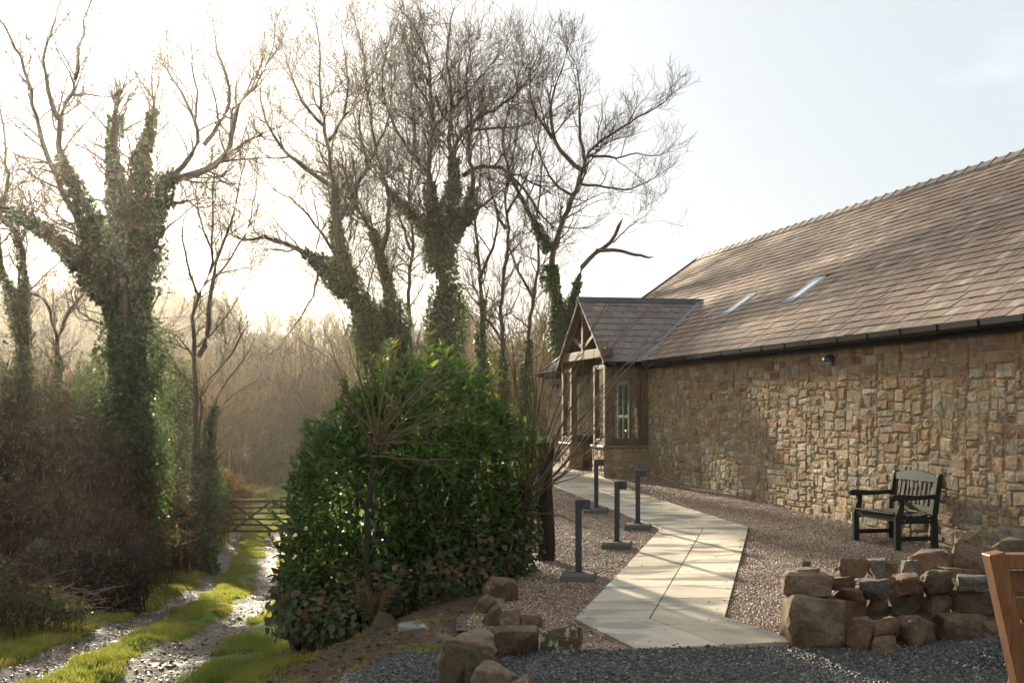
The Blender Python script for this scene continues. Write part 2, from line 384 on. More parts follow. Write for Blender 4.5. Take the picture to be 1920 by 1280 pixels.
simple('bedding', (.06, .058, .032), 0.95, 0.1, 0.5, 6)
# gravel sheets
def gravel(name, sc, stops, spec=0.4):
    m = Mat(name); c = m.ramp(m.math('FRACT', m.math('MULTIPLY', m.voro(sc, out='Color'), 5.0)), stops)
    c = m.mix(1.0, c, m.ramp(m.voro(sc), [(0.0, 1.1), (0.55, .35)]), 'MULTIPLY')
    m.bs(Base_Color=c, Roughness=0.7, Specular_IOR_Level=spec); m.bump(m.math('SUBTRACT', 1.0, m.voro(sc)), 1.0, 0.02); M[name] = m.m
PINK = [(0.0, (.085, .04, .024)), (0.2, (.22, .12, .07)), (0.4, (.36, .235, .145)), (0.55, (.15, .09, .06)), (0.75, (.48, .36, .245)), (0.88, (.28, .13, .07)), (1.0, (.72, .62, .48))]
DARK = [(0.0, (.020, .018, .017)), (0.4, (.042, .038, .034)), (0.75, (.07, .062, .052)), (0.92, (.11, .092, .072)), (1.0, (.24, .19, .14))]
gravel('pink_gravel', 62, PINK); gravel('dark_gravel', 36, DARK)
def pebblemat(name, stops, spec=0.45, rough=0.55):
    m = Mat(name); m.bs(Base_Color=m.ramp(m.orand(), stops), Roughness=rough, Specular_IOR_Level=spec); M[name] = m.m
pebblemat('pink_pebble', PINK); pebblemat('dark_pebble', DARK)
pebblemat('track_pebble', [(0.0, (.08, .058, .036)), (0.4, (.15, .115, .075)), (0.8, (.24, .19, .13)), (1.0, (.36, .30, .22))], 0.45, 0.42)
# rocks
def rockmat(name, a, b, cc, moss=0.0, lichen=0.0):
    m = Mat(name)
    c = m.ramp(m.noise(4.5, 6, 0.65), [(0.28, a), (0.5, b), (0.72, cc)])
    c = m.mix(1.0, c, m.ramp(m.noise(28, 5, 0.7), [(0.3, .6), (0.7, 1.25)]), 'MULTIPLY')
    if moss:
        nz_ = m.n.new('ShaderNodeSeparateXYZ'); m.l.new(m.geo.outputs['Normal'], nz_.inputs[0])
        f = m.math('MULTIPLY', m.ramp(nz_.outputs['Z'], [(0.1, 0.0), (0.7, 1.0)]), m.ramp(m.noise(5, 4), [(0.5 - moss * .25, 0.0), (0.62 - moss * .25, 1.0)]))
        c = m.mix(m.math('MULTIPLY', f, .75), c, (.075, .08, .018))
    if lichen: c = m.mix(m.ramp(m.noise(17, 4, 0.6), [(0.52, 0.0), (0.57, 1.0)]), c, (.50, .47, .38))
    m.bs(Base_Color=c, Roughness=0.85, Specular_IOR_Level=0.3); m.bump(m.math('ADD', m.noise(14, 8, 0.8), m.math('MULTIPLY', m.noise(60, 4, .7), .4)), 1.0, 0.06); M[name] = m.m
rockmat('rock_brown', (.12, .065, .036), (.235, .15, .088), (.36, .25, .155))
rockmat('rock_red', (.13, .065, .035), (.24, .13, .07), (.34, .21, .125))
rockmat('rock_grey', (.12, .10, .075), (.205, .175, .135), (.30, .26, .205))
rockmat('rock_tan', (.18, .105, .055), (.33, .225, .13), (.46, .35, .22))
rockmat('rock_mossy', (.10, .062, .037), (.19, .125, .075), (.28, .20, .13), moss=0.9)
rockmat('rock_lichen', (.12, .07, .035), (.21, .13, .06), (.30, .20, .10), moss=0.5, lichen=1)
# bark, twigs, leaves
def barkmat(name, a, b, bs=18):
    m = Mat(name); c = m.ramp(m.noise(bs, 5, 0.7), [(0.3, a), (0.7, b)])
    m.bs(Base_Color=c, Roughness=0.9, Specular_IOR_Level=0.2); m.bump(m.noise(bs * 2, 4, 0.7), 0.6, 0.02); M[name] = m.m
barkmat('bark', (.055, .042, .030), (.13, .105, .075)); barkmat('twig', (.075, .052, .034), (.125, .09, .058))
barkmat('willow_twig', (.085, .058, .03), (.17, .12, .065)); barkmat('bramble_stem', (.045, .026, .014), (.17, .105, .055), 3)
m = Mat('wood_twig'); c = m.ramp(m.noise(.35, 5, .7), [(0.3, (.085, .056, .026)), (0.7, (.25, .17, .08))])
c = m.mix(1.0, c, m.ramp(m.orand(), [(0.0, (.5, .46, .42)), (0.4, (.95, .95, .95)), (0.7, (1.15, 1.2, .75)), (1.0, (1.5, 1.35, 1.0))]), 'MULTIPLY'); m.bs(Base_Color=c, Roughness=.9, Specular_IOR_Level=.2); M['wood_twig'] = m.m
leafmat('laurel_leaf', [(0.0, (.026, .052, .010)), (0.5, (.042, .082, .013)), (0.85, (.075, .125, .017)), (0.975, (.19, .22, .03)), (1.0, (.34, .24, .04))], 0.5, 0.25, 0.38, 2.3)
leafmat('ivy_leaf', [(0.0, (.03, .055, .016)), (0.6, (.055, .09, .022)), (1.0, (.11, .14, .035))], 0.42, 0.4, 0.35, 1.6)
leafmat('bramble_leaf', [(0.0, (.03, .045, .016)), (0.45, (.055, .08, .024)), (0.75, (.09, .11, .03)), (0.88, (.13, .085, .03)), (1.0, (.17, .07, .03))], 0.5, 0.4, 0.35, 1.5)
leafmat('litter_leaf', [(0.0, (.05, .03, .018)), (0.5, (.12, .065, .03)), (1.0, (.22, .13, .05))], 0.7, 0.2, 0.2, 1.2)
leafmat('orange_brush', [(0.0, (.13, .07, .03)), (0.6, (.24, .12, .04)), (1.0, (.30, .22, .06))], 0.7, 0.2, 0.4, 1.2)
m = Mat('grass_blade')
c = m.ramp(m.noise(0.9, 4, 0.6), [(0.3, (.11, .145, .022)), (0.5, (.18, .195, .028)), (0.68, (.26, .21, .045))])
c = m.mix(m.ramp(m.orand(), [(0.0, 0.35), (0.6, 0.0)]), c, (.22, .17, .05))
m.bs(Base_Color=c, Roughness=0.5, Specular_IOR_Level=0.35); m.translucent(m.scale_col(c, 1.9), 0.5); M['grass'] = m.m
leafmat('dead_fern', [(0.0, (.10, .065, .03)), (1.0, (.20, .14, .06))], 0.8, 0.2, 0.3, 1.2)

# ------------------------------------------------------------------ terrain
TH = math.radians(12.1)
PV = np.array((math.cos(TH), math.sin(TH), 0.0)); WV = np.array((-math.sin(TH), math.cos(TH), 0.0)); ZV = np.array((0, 0, 1.0))
def B(u, lat, z):                                     # building frame -> world
    u, lat, z = np.broadcast_arrays(np.asarray(u, float), np.asarray(lat, float), np.asarray(z, float))
    return lat[..., None] * PV + u[..., None] * WV + z[..., None] * ZV
def yard_z(y):
    y = np.asarray(y, float)
    return np.where(y > 17, 0.028 * (np.minimum(y, 31) - 17), 0.022 * (y - 17))
TRK_Y = [0, 8, 14.6, 18, 24, 30, 37, 50, 62, 75]; TRK_Z = [-.75, -.85, -1.05, -1.22, -1.75, -2.25, -2.7, -2.62, -2.7, -2.6]
TRK_X = [-4.6, -4.6, -4.55, -4.65, -5.35, -6.3, -7.5, -9.45, -11.0, -13.0]
def track_x(y): return np.interp(y, TRK_Y, TRK_X)
def yard_edge(y): return np.interp(y, [8, 9.8, 10.8, 12, 13.2, 15.7, 20, 26, 31, 36], [-1.0, -.75, -.35, -.4, -.12, .35, .3, .1, -.2, -.4])
def gz(x, y, detail=True):
    x = np.asarray(x, float); y = np.asarray(y, float)
    zt = np.interp(y, TRK_Y, TRK_Z); tx = track_x(y); e = yard_edge(y)
    t = sstep(0.0, 1.0, (e - x) / np.maximum(e - (tx + 1.1), 1.0))
    z = yard_z(y) * (1 - t) + zt * t
    left = sstep(1.9, 6.5, tx - x) * sstep(58, 44, y)              # bank left of the track
    z = z + left * 1.1
    far = sstep(70, 235, y)
    hill = 16.3 + 1.6 * vnoise(x, y * 0, 0.012, 3) + np.clip(-(x + 5) * 0.03, -1.5, 3)
    z = z * (1 - sstep(40, 70, y) * sstep(-14, 0, x)) + (-2.6) * sstep(40, 70, y) * sstep(-14, 0, x)
    z = z + far * hill
    if detail:
        z = z + (vnoise(x, y, 1.6, 1) - .5) * 0.10 * t + (vnoise(x, y, 5.0, 2) - .5) * 0.045 * t
    return z
def rut(x, y):                                        # 0..1 wheel-rut mask
    tx = track_x(y); w = np.interp(y, [8, 16, 22, 60], [.42, .40, .30, .30])
    o = (vnoise(x, y, 1.1, 5) - .5) * .35
    r = np.maximum(np.exp(-((x - tx + .72 + o) / w) ** 2), np.exp(-((x - tx - .70 + o) / (w * 1.15)) ** 2))
    return r * sstep(62, 52, y)
def gz2(x, y): return gz(x, y) - rut(x, y) * 0.075
xs = np.concatenate([np.arange(-170, -30, 5.), np.arange(-30, -12, .6), np.arange(-12, 2, .1), np.arange(2, 20, .8), np.arange(20, 171, 6.)])
ys = np.concatenate([np.arange(-14, 6, 1.), np.arange(6, 28, .12), np.arange(28, 56, .28), np.arange(56, 110, 1.5), np.arange(110, 331, 6.)])
def grid(xs, ys):
    X, Y = np.meshgrid(xs, ys); nx, ny = len(xs), len(ys)
    i = (np.arange(ny - 1)[:, None] * nx + np.arange(nx - 1)[None]).ravel()
    return X.ravel(), Y.ravel(), np.stack([i, i + 1, i + nx + 1, i + nx], 1)
X, Y, Q = grid(xs, ys); Z = gz2(X, Y)
inyard = (X > yard_edge(Y) + .1) & (Y < 38) & (Y > 2)
Z = np.where(inyard, Z - .06, Z)
tx = track_x(Y)
verge = np.where(X > tx, sstep(2.5, 1.5, X - tx), sstep(3.6, 2.6, tx - X)) * sstep(75, 60, Y)
bank = sstep(.2, .8, (X - tx) / 3.0) * sstep(20, 15, Y)
fieldm = sstep(46, 50, Y) * sstep(82, 76, Y)
fieldtop = sstep(196, 202, Y) * sstep(-52, -46, X)
m = Mat('ground_earth')
pos = m.geo.outputs['Position']
soil = m.ramp(m.noise(3, 6, 0.65), [(0.3, (.055, .036, .022)), (0.7, (.115, .078, .045))])
litter = m.ramp(m.noise(7, 5, 0.7), [(0.3, (.028, .020, .012)), (0.6, (.07, .045, .024)), (0.8, (.12, .08, .035))])
turf = m.ramp(m.noise(1.3, 6, 0.65), [(0.3, (.055, .095, .016)), (0.5, (.10, .135, .022)), (0.72, (.16, .15, .032))])
stony = m.ramp(m.math('FRACT', m.math('MULTIPLY', m.voro(26, out='Color'), 3.0)), [(0.0, (.06, .043, .027)), (0.5, (.115, .085, .056)), (1.0, (.19, .15, .105))])
bnoise = m.noise(4.0, 5, 0.7)
c = litter
gm = m.math('ADD', m.attr('grass'), m.math('MULTIPLY', m.math('SUBTRACT', bnoise, 0.5), 0.9), True)
c = m.mix(m.ramp(gm, [(0.35, 0.0), (0.5, 1.0)]), c, turf)
sm_ = m.math('ADD', m.attr('soil'), m.math('MULTIPLY', m.math('SUBTRACT', m.noise(1.9, 5, 0.7), 0.5), 1.5), True)
c = m.mix(m.ramp(sm_, [(0.45, 0.0), (0.6, 1.0)]), c, soil)
rm = m.math('ADD', m.attr('rut'), m.math('MULTIPLY', m.math('SUBTRACT', m.noise(5.0, 5, 0.7), 0.5), 0.7), True)
rf = m.ramp(rm, [(0.38, 0.0), (0.52, 1.0)])
c = m.mix(rf, c, stony)
fmask = m.attr('field'); c = m.mix(fmask, c, m.ramp(m.noise(.25, 3), [(0.3, (.15, .19, .04)), (0.7, (.20, .22, .06))]))
wetr = m.ramp(m.noise(2.2, 4, 0.6), [(0.48, .88), (0.72, .42)])
ro = m.mix(rf, (.9, .9, .9), wetr)
m.bs(Base_Color=c, Roughness=ro, Specular_IOR_Level=m.mix(rf, (.15, .15, .15), (.5, .5, .5)))
hgt = m.math('ADD', m.noise(14, 6, 0.7), m.math('MULTIPLY', m.math('SUBTRACT', 1.0, m.voro(26)), m.math('MULTIPLY', rm, 0.9)))
m.bump(hgt, 0.8, 0.035); M['ground'] = m.m
g_at = np.clip(verge * 1.0 + fieldm + .42 * bank * (vnoise(X, Y, 1.5, 8) > .5), 0, 1)
o = build('ground', np.stack([X, Y, Z], 1), [Q], M['ground'], smooth=True,
          attrs={'grass': g_at, 'soil': .8 * bank, 'rut': rut(X, Y), 'field': np.clip(fieldtop, 0, 1)})
tag(o, kind='structure')

# gravel yard, driveway
def sheet(name, x0, x1, y0, y1, st, zf, keep, mat):
    X, Y, Q = grid(np.arange(x0, x1 + st, st), np.arange(y0, y1 + st, st))
    cx = X[Q].mean(1); cyy = Y[Q].mean(1); Q = Q[keep(cx, cyy)]
    use = np.unique(Q); mp = np.zeros(len(X), int); mp[use] = np.arange(len(use))
    X, Y = X[use], Y[use]
    o = build(name, np.stack([X, Y, zf(X, Y)], 1), [mp[Q]], mat, smooth=True); tag(o, kind='structure'); return o
def front_y(x): return np.interp(x, [-.5, .97, 2.33, 4.5], [10.3, 10.42, 10.66, 10.8])
def lat_of(x, y): return x * PV[0] + y * PV[1]
def yz(x, y):
    wallrise = sstep(1.4, 0.0, 8.85 - lat_of(x, y)) * 0.05
    return yard_z(y) + .012 + (vnoise(x, y, 2.2, 11) - .5) * .03 + wallrise
sheet('gravel_yard', -1.2, 9.4, 9.6, 37, .12, yz, lambda x, y: (x > yard_edge(y) - .05) & (lat_of(x, y) < 8.95) & (y > front_y(x) - .15), M['pink_gravel'])
def dz(x, y):
    heap = .20 * np.exp(-(((x - 4.1) / .55) ** 2 + ((y - 10.2) / .5) ** 2))
    return yard_z(y) + .016 + (vnoise(x, y, 2.0, 12) - .5) * .04 + heap
sheet('driveway', -1.7, 7.0, 3.0, 11.3, .1, dz, lambda x, y: (y < front_y(x) + .05 + .08 * (vnoise(x, y, 3, 4) - .5)) & (x > np.interp(y, [3, 9.5, 10.4, 10.8], [-1.7, -1.15, -.75, -.2]) + .2 * (vnoise(x, y, 2, 6) - .5)), M['dark_gravel'])

def pebble(seed, flat=0.65):
    bm = bmesh.new(); bmesh.ops.create_icosphere(bm, subdivisions=1, radius=0.5)
    r = random.Random(seed)
    for v in bm.verts: v.co = Vector((v.co.x * r.uniform(.75, 1.15), v.co.y * r.uniform(.75, 1.1), v.co.z * flat * r.uniform(.8, 1.2)))
    me = bpy.data.meshes.new('pebble_kind'); bm.to_mesh(me); bm.free(); return me
def pebbles(name, n, sample, zf, size, mat, label, protos):
    for p in protos: p.materials.append(mat)
    x, y = sample(n); z = zf(x, y); k = len(x); s = RNG.uniform(size[0], size[1], k) * np.exp(RNG.normal(0, .2, k))
    scatter(name, np.stack([x, y, z + s * .12], 1), np.stack([RNG.uniform(-.6, .6, k), RNG.uniform(-.6, .6, k), RNG.uniform(0, 6.28, k)], 1), np.stack([s] * 3, 1), protos, label, 'gravel')
PATHPOLY = []
def in_frame(x, y, mx=60): 
    px = 960 + F * x / np.maximum(y, .1); return (px > -mx) & (px < 1920 + mx)

# --- paved path: slabs are parts of the path
def ground_pt(px, py, h=0.0):
    k = (py - HOR) / F; y = 15.0
    for _ in range(30): y = (CAMZ - (yard_z(y) + h)) / k
    return np.array(((px - 960) / F * y, y))
SEG = [  # (left a, mid a, right a, left b, mid b, right b, rows left, rows right)
    ((1192, 1224), (1352, 1217), (1505, 1210), (1077, 1168), (1218, 1167), (1360, 1165), 2, 2, .5),
    ((1077, 1168), (1218, 1167), (1360, 1165), (1237, 996), (1319, 994), (1404, 993), 8, 9, .32),
    ((1237, 996), (1319, 994), (1404, 993), (1047, 917), (1124, 923), (1203, 929), 7, 7, .5),
    ((1047, 917), (1124, 923), (1203, 929), (985, 891), (1048, 890), (1112, 889), 3, 3, .0),
]
path = thing('paved_path', (1.5, 17, float(yard_z(17))), 'pale stone slab path zigzagging from the dark gravel to the porch', 'path')
path['kind'] = 'structure'; del path['category']; del path['label']
gap = .007
slabs = []
for (la, ma, ra, lb, mb_, rb, nl, nr, st) in SEG:
    P = [ground_pt(*q) for q in (la, ma, ra, lb, mb_, rb)]
    PATHPOLY.append([P[0], P[2], P[5], P[3]])
    for (a0, a1, b0, b1, n, off) in ((P[0], P[1], P[3], P[4], nl, 0), (P[1], P[2], P[4], P[5], nr, st)):
        cuts = [0.0] + [(i + (off if off and n > 2 else 1)) / n for i in range(n)] if off and n > 2 else [i / n for i in range(n + 1)]
        cuts = sorted(set([min(max(c, 0), 1) for c in cuts] + [1.0]))
        for t0, t1 in zip(cuts[:-1], cuts[1:]):
            if t1 - t0 < .03: continue
            q = [a0 + (b0 - a0) * t0, a1 + (b1 - a1) * t0, a1 + (b1 - a1) * t1, a0 + (b0 - a0) * t1]
            c = sum(q) / 4
            q = [p + (c - p) / np.linalg.norm(c - p) * gap for p in q]
            slabs.append(q)
for q in slabs:
    h = .042 + random.uniform(-.003, .003); tl = random.uniform(-.003, .003)
    top = [(p[0], p[1], float(yard_z(p[1])) + h + tl * (1 if i < 2 else -1)) for i, p in enumerate(q)]
    c = np.mean(np.array(top), 0); ins = [tuple(np.array(t) + (c - np.array(t)) * .012) for t in top]
    rim = [(t[0], t[1], t[2] - .006) for t in top]; bot = [(t[0], t[1], t[2] - .05) for t in top]
    mb = MB(); mb.add(np.array(ins + rim + bot), [[(0, 1, 2, 3)] + [(i + 4, (i + 1) % 4 + 4, (i + 1) % 4, i) for i in range(4)] + [(i + 8, (i + 1) % 4 + 8, (i + 1) % 4 + 4, i + 4) for i in range(4)]], random.random())
    mb.out('paving_slab', M['slab'], path)
bed = MB()
for pl in PATHPOLY:
    bed.add(np.array([(p[0], p[1], float(yard_z(p[1])) + .030) for p in pl]), [[(0, 1, 2, 3)]])
bed.out('bedding', M['bedding'], path)
def in_path(x, y):
    r = np.zeros(len(x), bool)
    for pl in PATHPOLY:
        ins = np.ones(len(x), bool); s = None
        for i in range(4):
            a, b = pl[i], pl[(i + 1) % 4]; cr_ = (b[0] - a[0]) * (y - a[1]) - (b[1] - a[1]) * (x - a[0])
            ins &= cr_ > -.01
        r |= ins
    return r
def samp_yard(n):
    y = 10.3 + (RNG.random(n * 3) ** 1.7) * 20; x = RNG.uniform(-1, 9, n * 3)
    k = (x > yard_edge(y)) & (lat_of(x, y) < 8.84) & (y > front_y(x)) & in_frame(x, y, 10) & ~in_path(x, y)
    return x[k][:n], y[k][:n]
pebbles('pink_gravel', 120000, samp_yard, yz, (.012, .022), M['pink_pebble'], 'pinkish brown pea gravel beside the paved path', [pebble(i) for i in range(5)])
def samp_stray(n):
    y = 10.5 + RNG.random(n * 40) * 17; x = RNG.uniform(-.2, 3.6, n * 40); k = in_path(x, y); x, y = x[k], y[k]
    e = ~in_path(x + .12, y) | ~in_path(x - .12, y) | ~in_path(x, y + .1) | ~in_path(x, y - .1); k = e | (RNG.random(len(x)) < .05); return x[k][:n], y[k][:n]
pebbles('stray_pebbles', 260, samp_stray, lambda x, y: yard_z(y) + .043, (.010, .018), M['pink_pebble'], 'stray gravel pebbles scattered on the path slabs', [pebble(60 + i) for i in range(4)])
def samp_dark(n):
    y = RNG.uniform(9.2, 11.1, n * 3); x = RNG.uniform(-1.4, 4.6, n * 3)
    k = (y < front_y(x) + RNG.normal(0, .03, n * 3)) & in_frame(x, y, 10) & (x > np.interp(y, [9.5, 10.4, 10.8], [-1.15, -.75, -.2]))
    return x[k][:n], y[k][:n]
pebbles('dark_gravel', 26000, samp_dark, dz, (.016, .034), M['dark_pebble'], 'dark grey gravel strip along the bottom edge', [pebble(20 + i, .8) for i in range(5)])
def samp_rut(n):
    y = 9 + RNG.random(n * 8) ** 1.5 * 42; x = track_x(y) + RNG.uniform(-2, 2, n * 8)
    k = (rut(x, y) > RNG.uniform(.25, 1, n * 8)) & in_frame(x, y, 10); return x[k][:n], y[k][:n]
pebbles('track_stones', 4500, samp_rut, gz2, (.018, .055), M['track_pebble'], 'wet flat stones lying in the two wheel ruts of the track', [pebble(40 + i, .3) for i in range(5)])

# ------------------------------------------------------------------ long barn
LW = 8.85; ZE = CAMZ + 1.09; SL = 0.71; RUN = 4.75; LE = 8.70; RISE = 3.37
AL = math.atan2(RISE, RUN); U0, U1 = 9.0, 36.6
UP0, UP1, UM = 27.3, 31.1, 29.2; LF = 7.86                        # porch: near wall, far wall, middle, front
barn = thing('stone_barn', B(26., 11.0, .2), 'long stone barn with brown slate roof behind the bench', 'building')
simple('barn_wall_core', (.2, .15, .1), .95, .1)
wall = build('wall', *[v for v in (B([U0, U1, U1, U0, U0, U1, U1, U0], [LW, LW, LW, LW, LW + 9, LW + 9, LW + 9, LW + 9], [-.6, -.6, ZE, ZE, -.6, -.6, ZE, ZE]),
             [np.array([(3, 2, 6, 7), (1, 5, 6, 2), (5, 4, 7, 6), (4, 0, 3, 7), (0, 1, 2, 3)])])], M['mortar'], barn)
gab = B([U1, U1, U1, U0, U0, U0], [LW, LW + 9, LW + 4.5, LW, LW + 9, LW + 4.5], [ZE, ZE, ZE + 3.2, ZE, ZE, ZE + 3.2])
build('gable', gab[:3], [np.array([(0, 1, 2)])], M['mortar'], barn); build('gable', gab[3:], [np.array([(0, 2, 1)])], M['mortar'], barn)

def stone_cells(a0, a1, b0f, b1, ca=.06, cb=.055, wmin=2, wmax=6, hmin=2, hmax=4, skip=None, seed=1):
    r = random.Random(seed); na = int((a1 - a0) / ca); nb = int((b1 - b0f) / cb) + 1
    occ = np.zeros((nb, na), bool); out = []
    for j in range(nb):
        i = 0
        while i < na:
            if occ[j, i]: i += 1; continue
            h = r.choice([hmin, hmin, hmin + 1, hmin + 1, hmax]); w = r.randint(wmin, wmax)
            if h >= hmax: w = min(w, wmax - 1)
            k = 0
            while k < w and i + k < na and not occ[j, i + k]: k += 1
            if k < w and k < wmin: w = k
            w = k; h = min(h, nb - j)
            while h > 1 and occ[j:j + h, i:i + w].any(): h -= 1
            occ[j:j + h, i:i + w] = True
            A0, B0, A1, B1 = a0 + i * ca, b0f + j * cb, a0 + (i + w) * ca, min(b0f + (j + h) * cb, b1)
            if not (skip and skip((A0 + A1) / 2, (B0 + B1) / 2)) and B1 - B0 > .03: out.append((A0, B0, A1, B1))
            i += w
    return out
def stone_mesh(cell, r, warp):
    a0, b0, a1, b1 = cell; g = r.uniform(.005, .015); w, h = a1 - a0 - 2 * g, b1 - b0 - 2 * g
    cx, cy_ = (a0 + a1) / 2, (b0 + b1) / 2
    rd = min(w, h) * r.uniform(.08, .26)
    P = []
    for sx, sy in ((-1, -1), (1, -1), (1, 1), (-1, 1)):
        q = [(sx * w / 2, sy * (h / 2 - rd * r.uniform(.5, 1.1))), (sx * (w / 2 - rd * r.uniform(.5, 1.1)), sy * h / 2)]
        if sx * sy < 0: q = q[::-1]
        P += [(x + r.uniform(-.009, .009), y + r.uniform(-.008, .008)) for x, y in q]
    P = np.array(P); pr = r.uniform(.003, .020)
    tx_, ty_ = r.uniform(-.06, .06), r.uniform(-.06, .06)
    k = r.uniform(.72, .9)
    rings = [np.column_stack([P, np.full(8, -.03)]), np.column_stack([P, np.full(8, pr * r.uniform(.2, .6))]),
             np.column_stack([P * k + np.array([[r.uniform(-.006, .006), r.uniform(-.006, .006)] for _ in range(8)]), [pr + r.uniform(-.007, .007) for _ in range(8)]])]
    V = np.vstack(rings + [np.array([[r.uniform(-.15, .15) * w, r.uniform(-.15, .15) * h, pr + r.uniform(-.004, .010)]])])
    V[8:, 2] += V[8:, 0] * tx_ + V[8:, 1] * ty_
    V[:, 0] += cx; V[:, 1] += cy_
    if warp: V[:, 1] += warp(V[:, 0], V[:, 1])
    Qd = [(a * 8 + i, a * 8 + (i + 1) % 8, a * 8 + 8 + (i + 1) % 8, a * 8 + 8 + i) for a in (0, 1) for i in range(8)]
    return V, Qd, [(16 + i, 16 + (i + 1) % 8, 24) for i in range(8)]
def lay_stones(cells, fr, parent, n_parts, seed, name='stone', warp=None, near=None):
    r = random.Random(seed); todo = []
    for c in cells:
        V, Qd, T = stone_mesh(c, r, warp); Wd = fr(V); cen = Wd.mean(0)
        px = 960 + F * cen[0] / max(cen[1], .1); py = HOR - F * (cen[2] - CAMZ) / max(cen[1], .1)
        vis = (-10 < px < 1930) and (-10 < py < 1270)
        key = ((c[2] - c[0]) * (c[3] - c[1]) / cen[1] ** 2) if vis else -1
        rn = r.random()
        if near: rn = near(rn, cen, r)
        todo.append((key, Wd, Qd, T, rn))
    todo.sort(key=lambda t: -t[0])
    rest = MB()
    for i, (k, Wd, Qd, T, rn) in enumerate(todo):
        if i < n_parts and k > 0: build(name, Wd, [Qd, T], M['stone'], parent, rn)
        else: rest.add(Wd, [Qd, T], rn)
    if rest.n: tag(rest.out('rubble', M['stone'], parent), kind='stuff')
warpf = lambda a, b: .018 * np.sin(a * 2.1) + .012 * np.sin(a * 5.3 + 1)
def main_frame(V): return B(V[:, 0], LW - V[:, 2], V[:, 1])
def near_col(rn, cen, r):                              # greyer at the foot of the wall, redder under the eaves
    if cen[2] > 2.0 and r.random() < .35: return r.choice([0.0, .05, .88, .1])
    if cen[2] < 1.1 and r.random() < .35: return r.choice([.58, .68, .6, .95])
    return rn
WIN = (33.0, 34.1, 1.15, 2.35); DOOR = (28.55, 29.5, .3, 2.45)
def skipw(a, b): return (WIN[0] < a < WIN[1] and WIN[2] - .1 < b < WIN[3]) or (DOOR[0] < a < DOOR[1] and b < DOOR[3])
lay_stones(stone_cells(11.0, U1, -.25, ZE - .06, .058, .046, 3, 8, 2, 4, skip=skipw, seed=3), main_frame, wall, 290, 5, warp=warpf, near=near_col)

# roof: deck, slates, ridge, verge, gutter
n_roof = -math.sin(AL) * PV + math.cos(AL) * ZV; s_roof = math.cos(AL) * PV + math.sin(AL) * ZV
def R(u, s, o): 
    u, s, o = np.broadcast_arrays(*(np.asarray(t, float) for t in (u, s, o)))
    return LE * PV + ZE * ZV + u[..., None] * WV + s[..., None] * s_roof + o[..., None] * n_roof
SLEN = math.hypot(RUN, RISE)
roof = build('roof', np.vstack([R([U0, U1 + .12, U1 + .12, U0], [0, 0, SLEN, SLEN], [-.01] * 4), B([U0, U1 + .12], [LE + 2 * RUN, LE + 2 * RUN], [ZE, ZE])]), [np.array([(0, 1, 2, 3), (3, 2, 5, 4)])], M['slate'], barn, .3)
SKY = []
def roof_hit(px, py):                                  # pixel -> (u, s) on the roof plane
    d = np.array(((px - 960) / F, 1.0, -(py - HOR) / F)); o = np.array((0, 0, CAMZ)); p0 = LE * PV + ZE * ZV
    t = np.dot(p0 - o, n_roof) / np.dot(d, n_roof); q = o + d * t - p0
    return np.dot(q, WV), np.dot(q, s_roof)
for q in (((1365, 586), (1384, 582), (1412, 556), (1393, 560)), ((1485, 561), (1506, 557), (1542, 525), (1521, 529))):
    h = [roof_hit(*p) for p in q]; us = [t[0] for t in h]; ss = [t[1] for t in h]
    uc, sc_ = np.mean(us), np.mean(ss); SKY.append((uc - .22, sc_ - .34, uc + .22, sc_ + .34))
gauge = .2; sw = .27; slates = []
for k in range(int(SLEN / gauge) + 1):
    s0 = k * gauge - .03; u = 10.0 - (k % 2) * sw / 2 + random.uniform(-.02, .02)
    while u < U1 + .1:
        wd = sw * random.uniform(.9, 1.1); u1 = min(u + wd, U1 + .12)
        uc = (u + u1) / 2
        inpor = abs(uc - UM) < (UP1 - UP0) / 2 + .2 - s0 * .9 and s0 < 1.9
        insky = any(a < uc < c and b < s0 + .1 < d for a, b, c, d in SKY)
        if u1 - u > .05 and not inpor and not insky: slates.append((u + .008, u1 - .008, s0 + random.uniform(-.006, .006), min(.41, SLEN - s0)))
        u = u1
items = []
for (a, b, s0, ln) in slates:
    h = .024 + random.uniform(0, .010); t = .013; j = [random.uniform(-.005, .005) for _ in range(4)]
    V = np.vstack([R([a, b, b, a], [s0 + j[0], s0 + j[1], s0 + ln, s0 + ln], [h, h + j[2] * .6, 0.001, 0.001]), R([a, b, b, a], [s0 + j[0], s0 + j[1], s0 + ln, s0 + ln], [h - t, h - t + j[2] * .6, -t, -t])])
    c = V.mean(0); px = 960 + F * c[0] / c[1]; py = HOR - F * (c[2] - CAMZ) / c[1]
    items.append((1 / c[1] ** 2 if -10 < px < 1925 and py > 0 else -1, V))
items.sort(key=lambda t: -t[0])
SQ = np.array([(0, 1, 2, 3), (4, 7, 6, 5), (0, 4, 5, 1), (1, 5, 6, 2), (2, 6, 7, 3), (3, 7, 4, 0)])
rest = MB()
for i, (k, V) in enumerate(items):
    if i < 290: build('slate', V, [SQ], M['slate'], roof, random.random())
    else: rest.add(V, [SQ], random.random())
tag(rest.out('slating', M['slate'], roof), kind='stuff')
u = 12.0
while u < U1 + .1:                                     # ridge tiles
    l = .45; u1 = min(u + l, U1 + .14); lift = .012
    prof = [(-.17, -.115), (-.02, .02), (.02, .02), (.17, -.115), (.155, -.135), (0, .0), (-.155, -.135)]
    mb = MB(); top = LE * PV + RUN * PV + (ZE + RISE + .045) * ZV + u * WV
    mb.prism(prof, top, PV, ZV, WV, u1 - u - .004, random.random())
    mb.prism([(-.188, -.12), (-.022, .044), (.022, .044), (.188, -.12), (.16, -.13), (0, .01), (-.16, -.13)], top, PV, ZV, WV, .04, random.random())
    mb.out('ridge_tile', M['ridge_clay'], roof); u = u1
mb = MB()
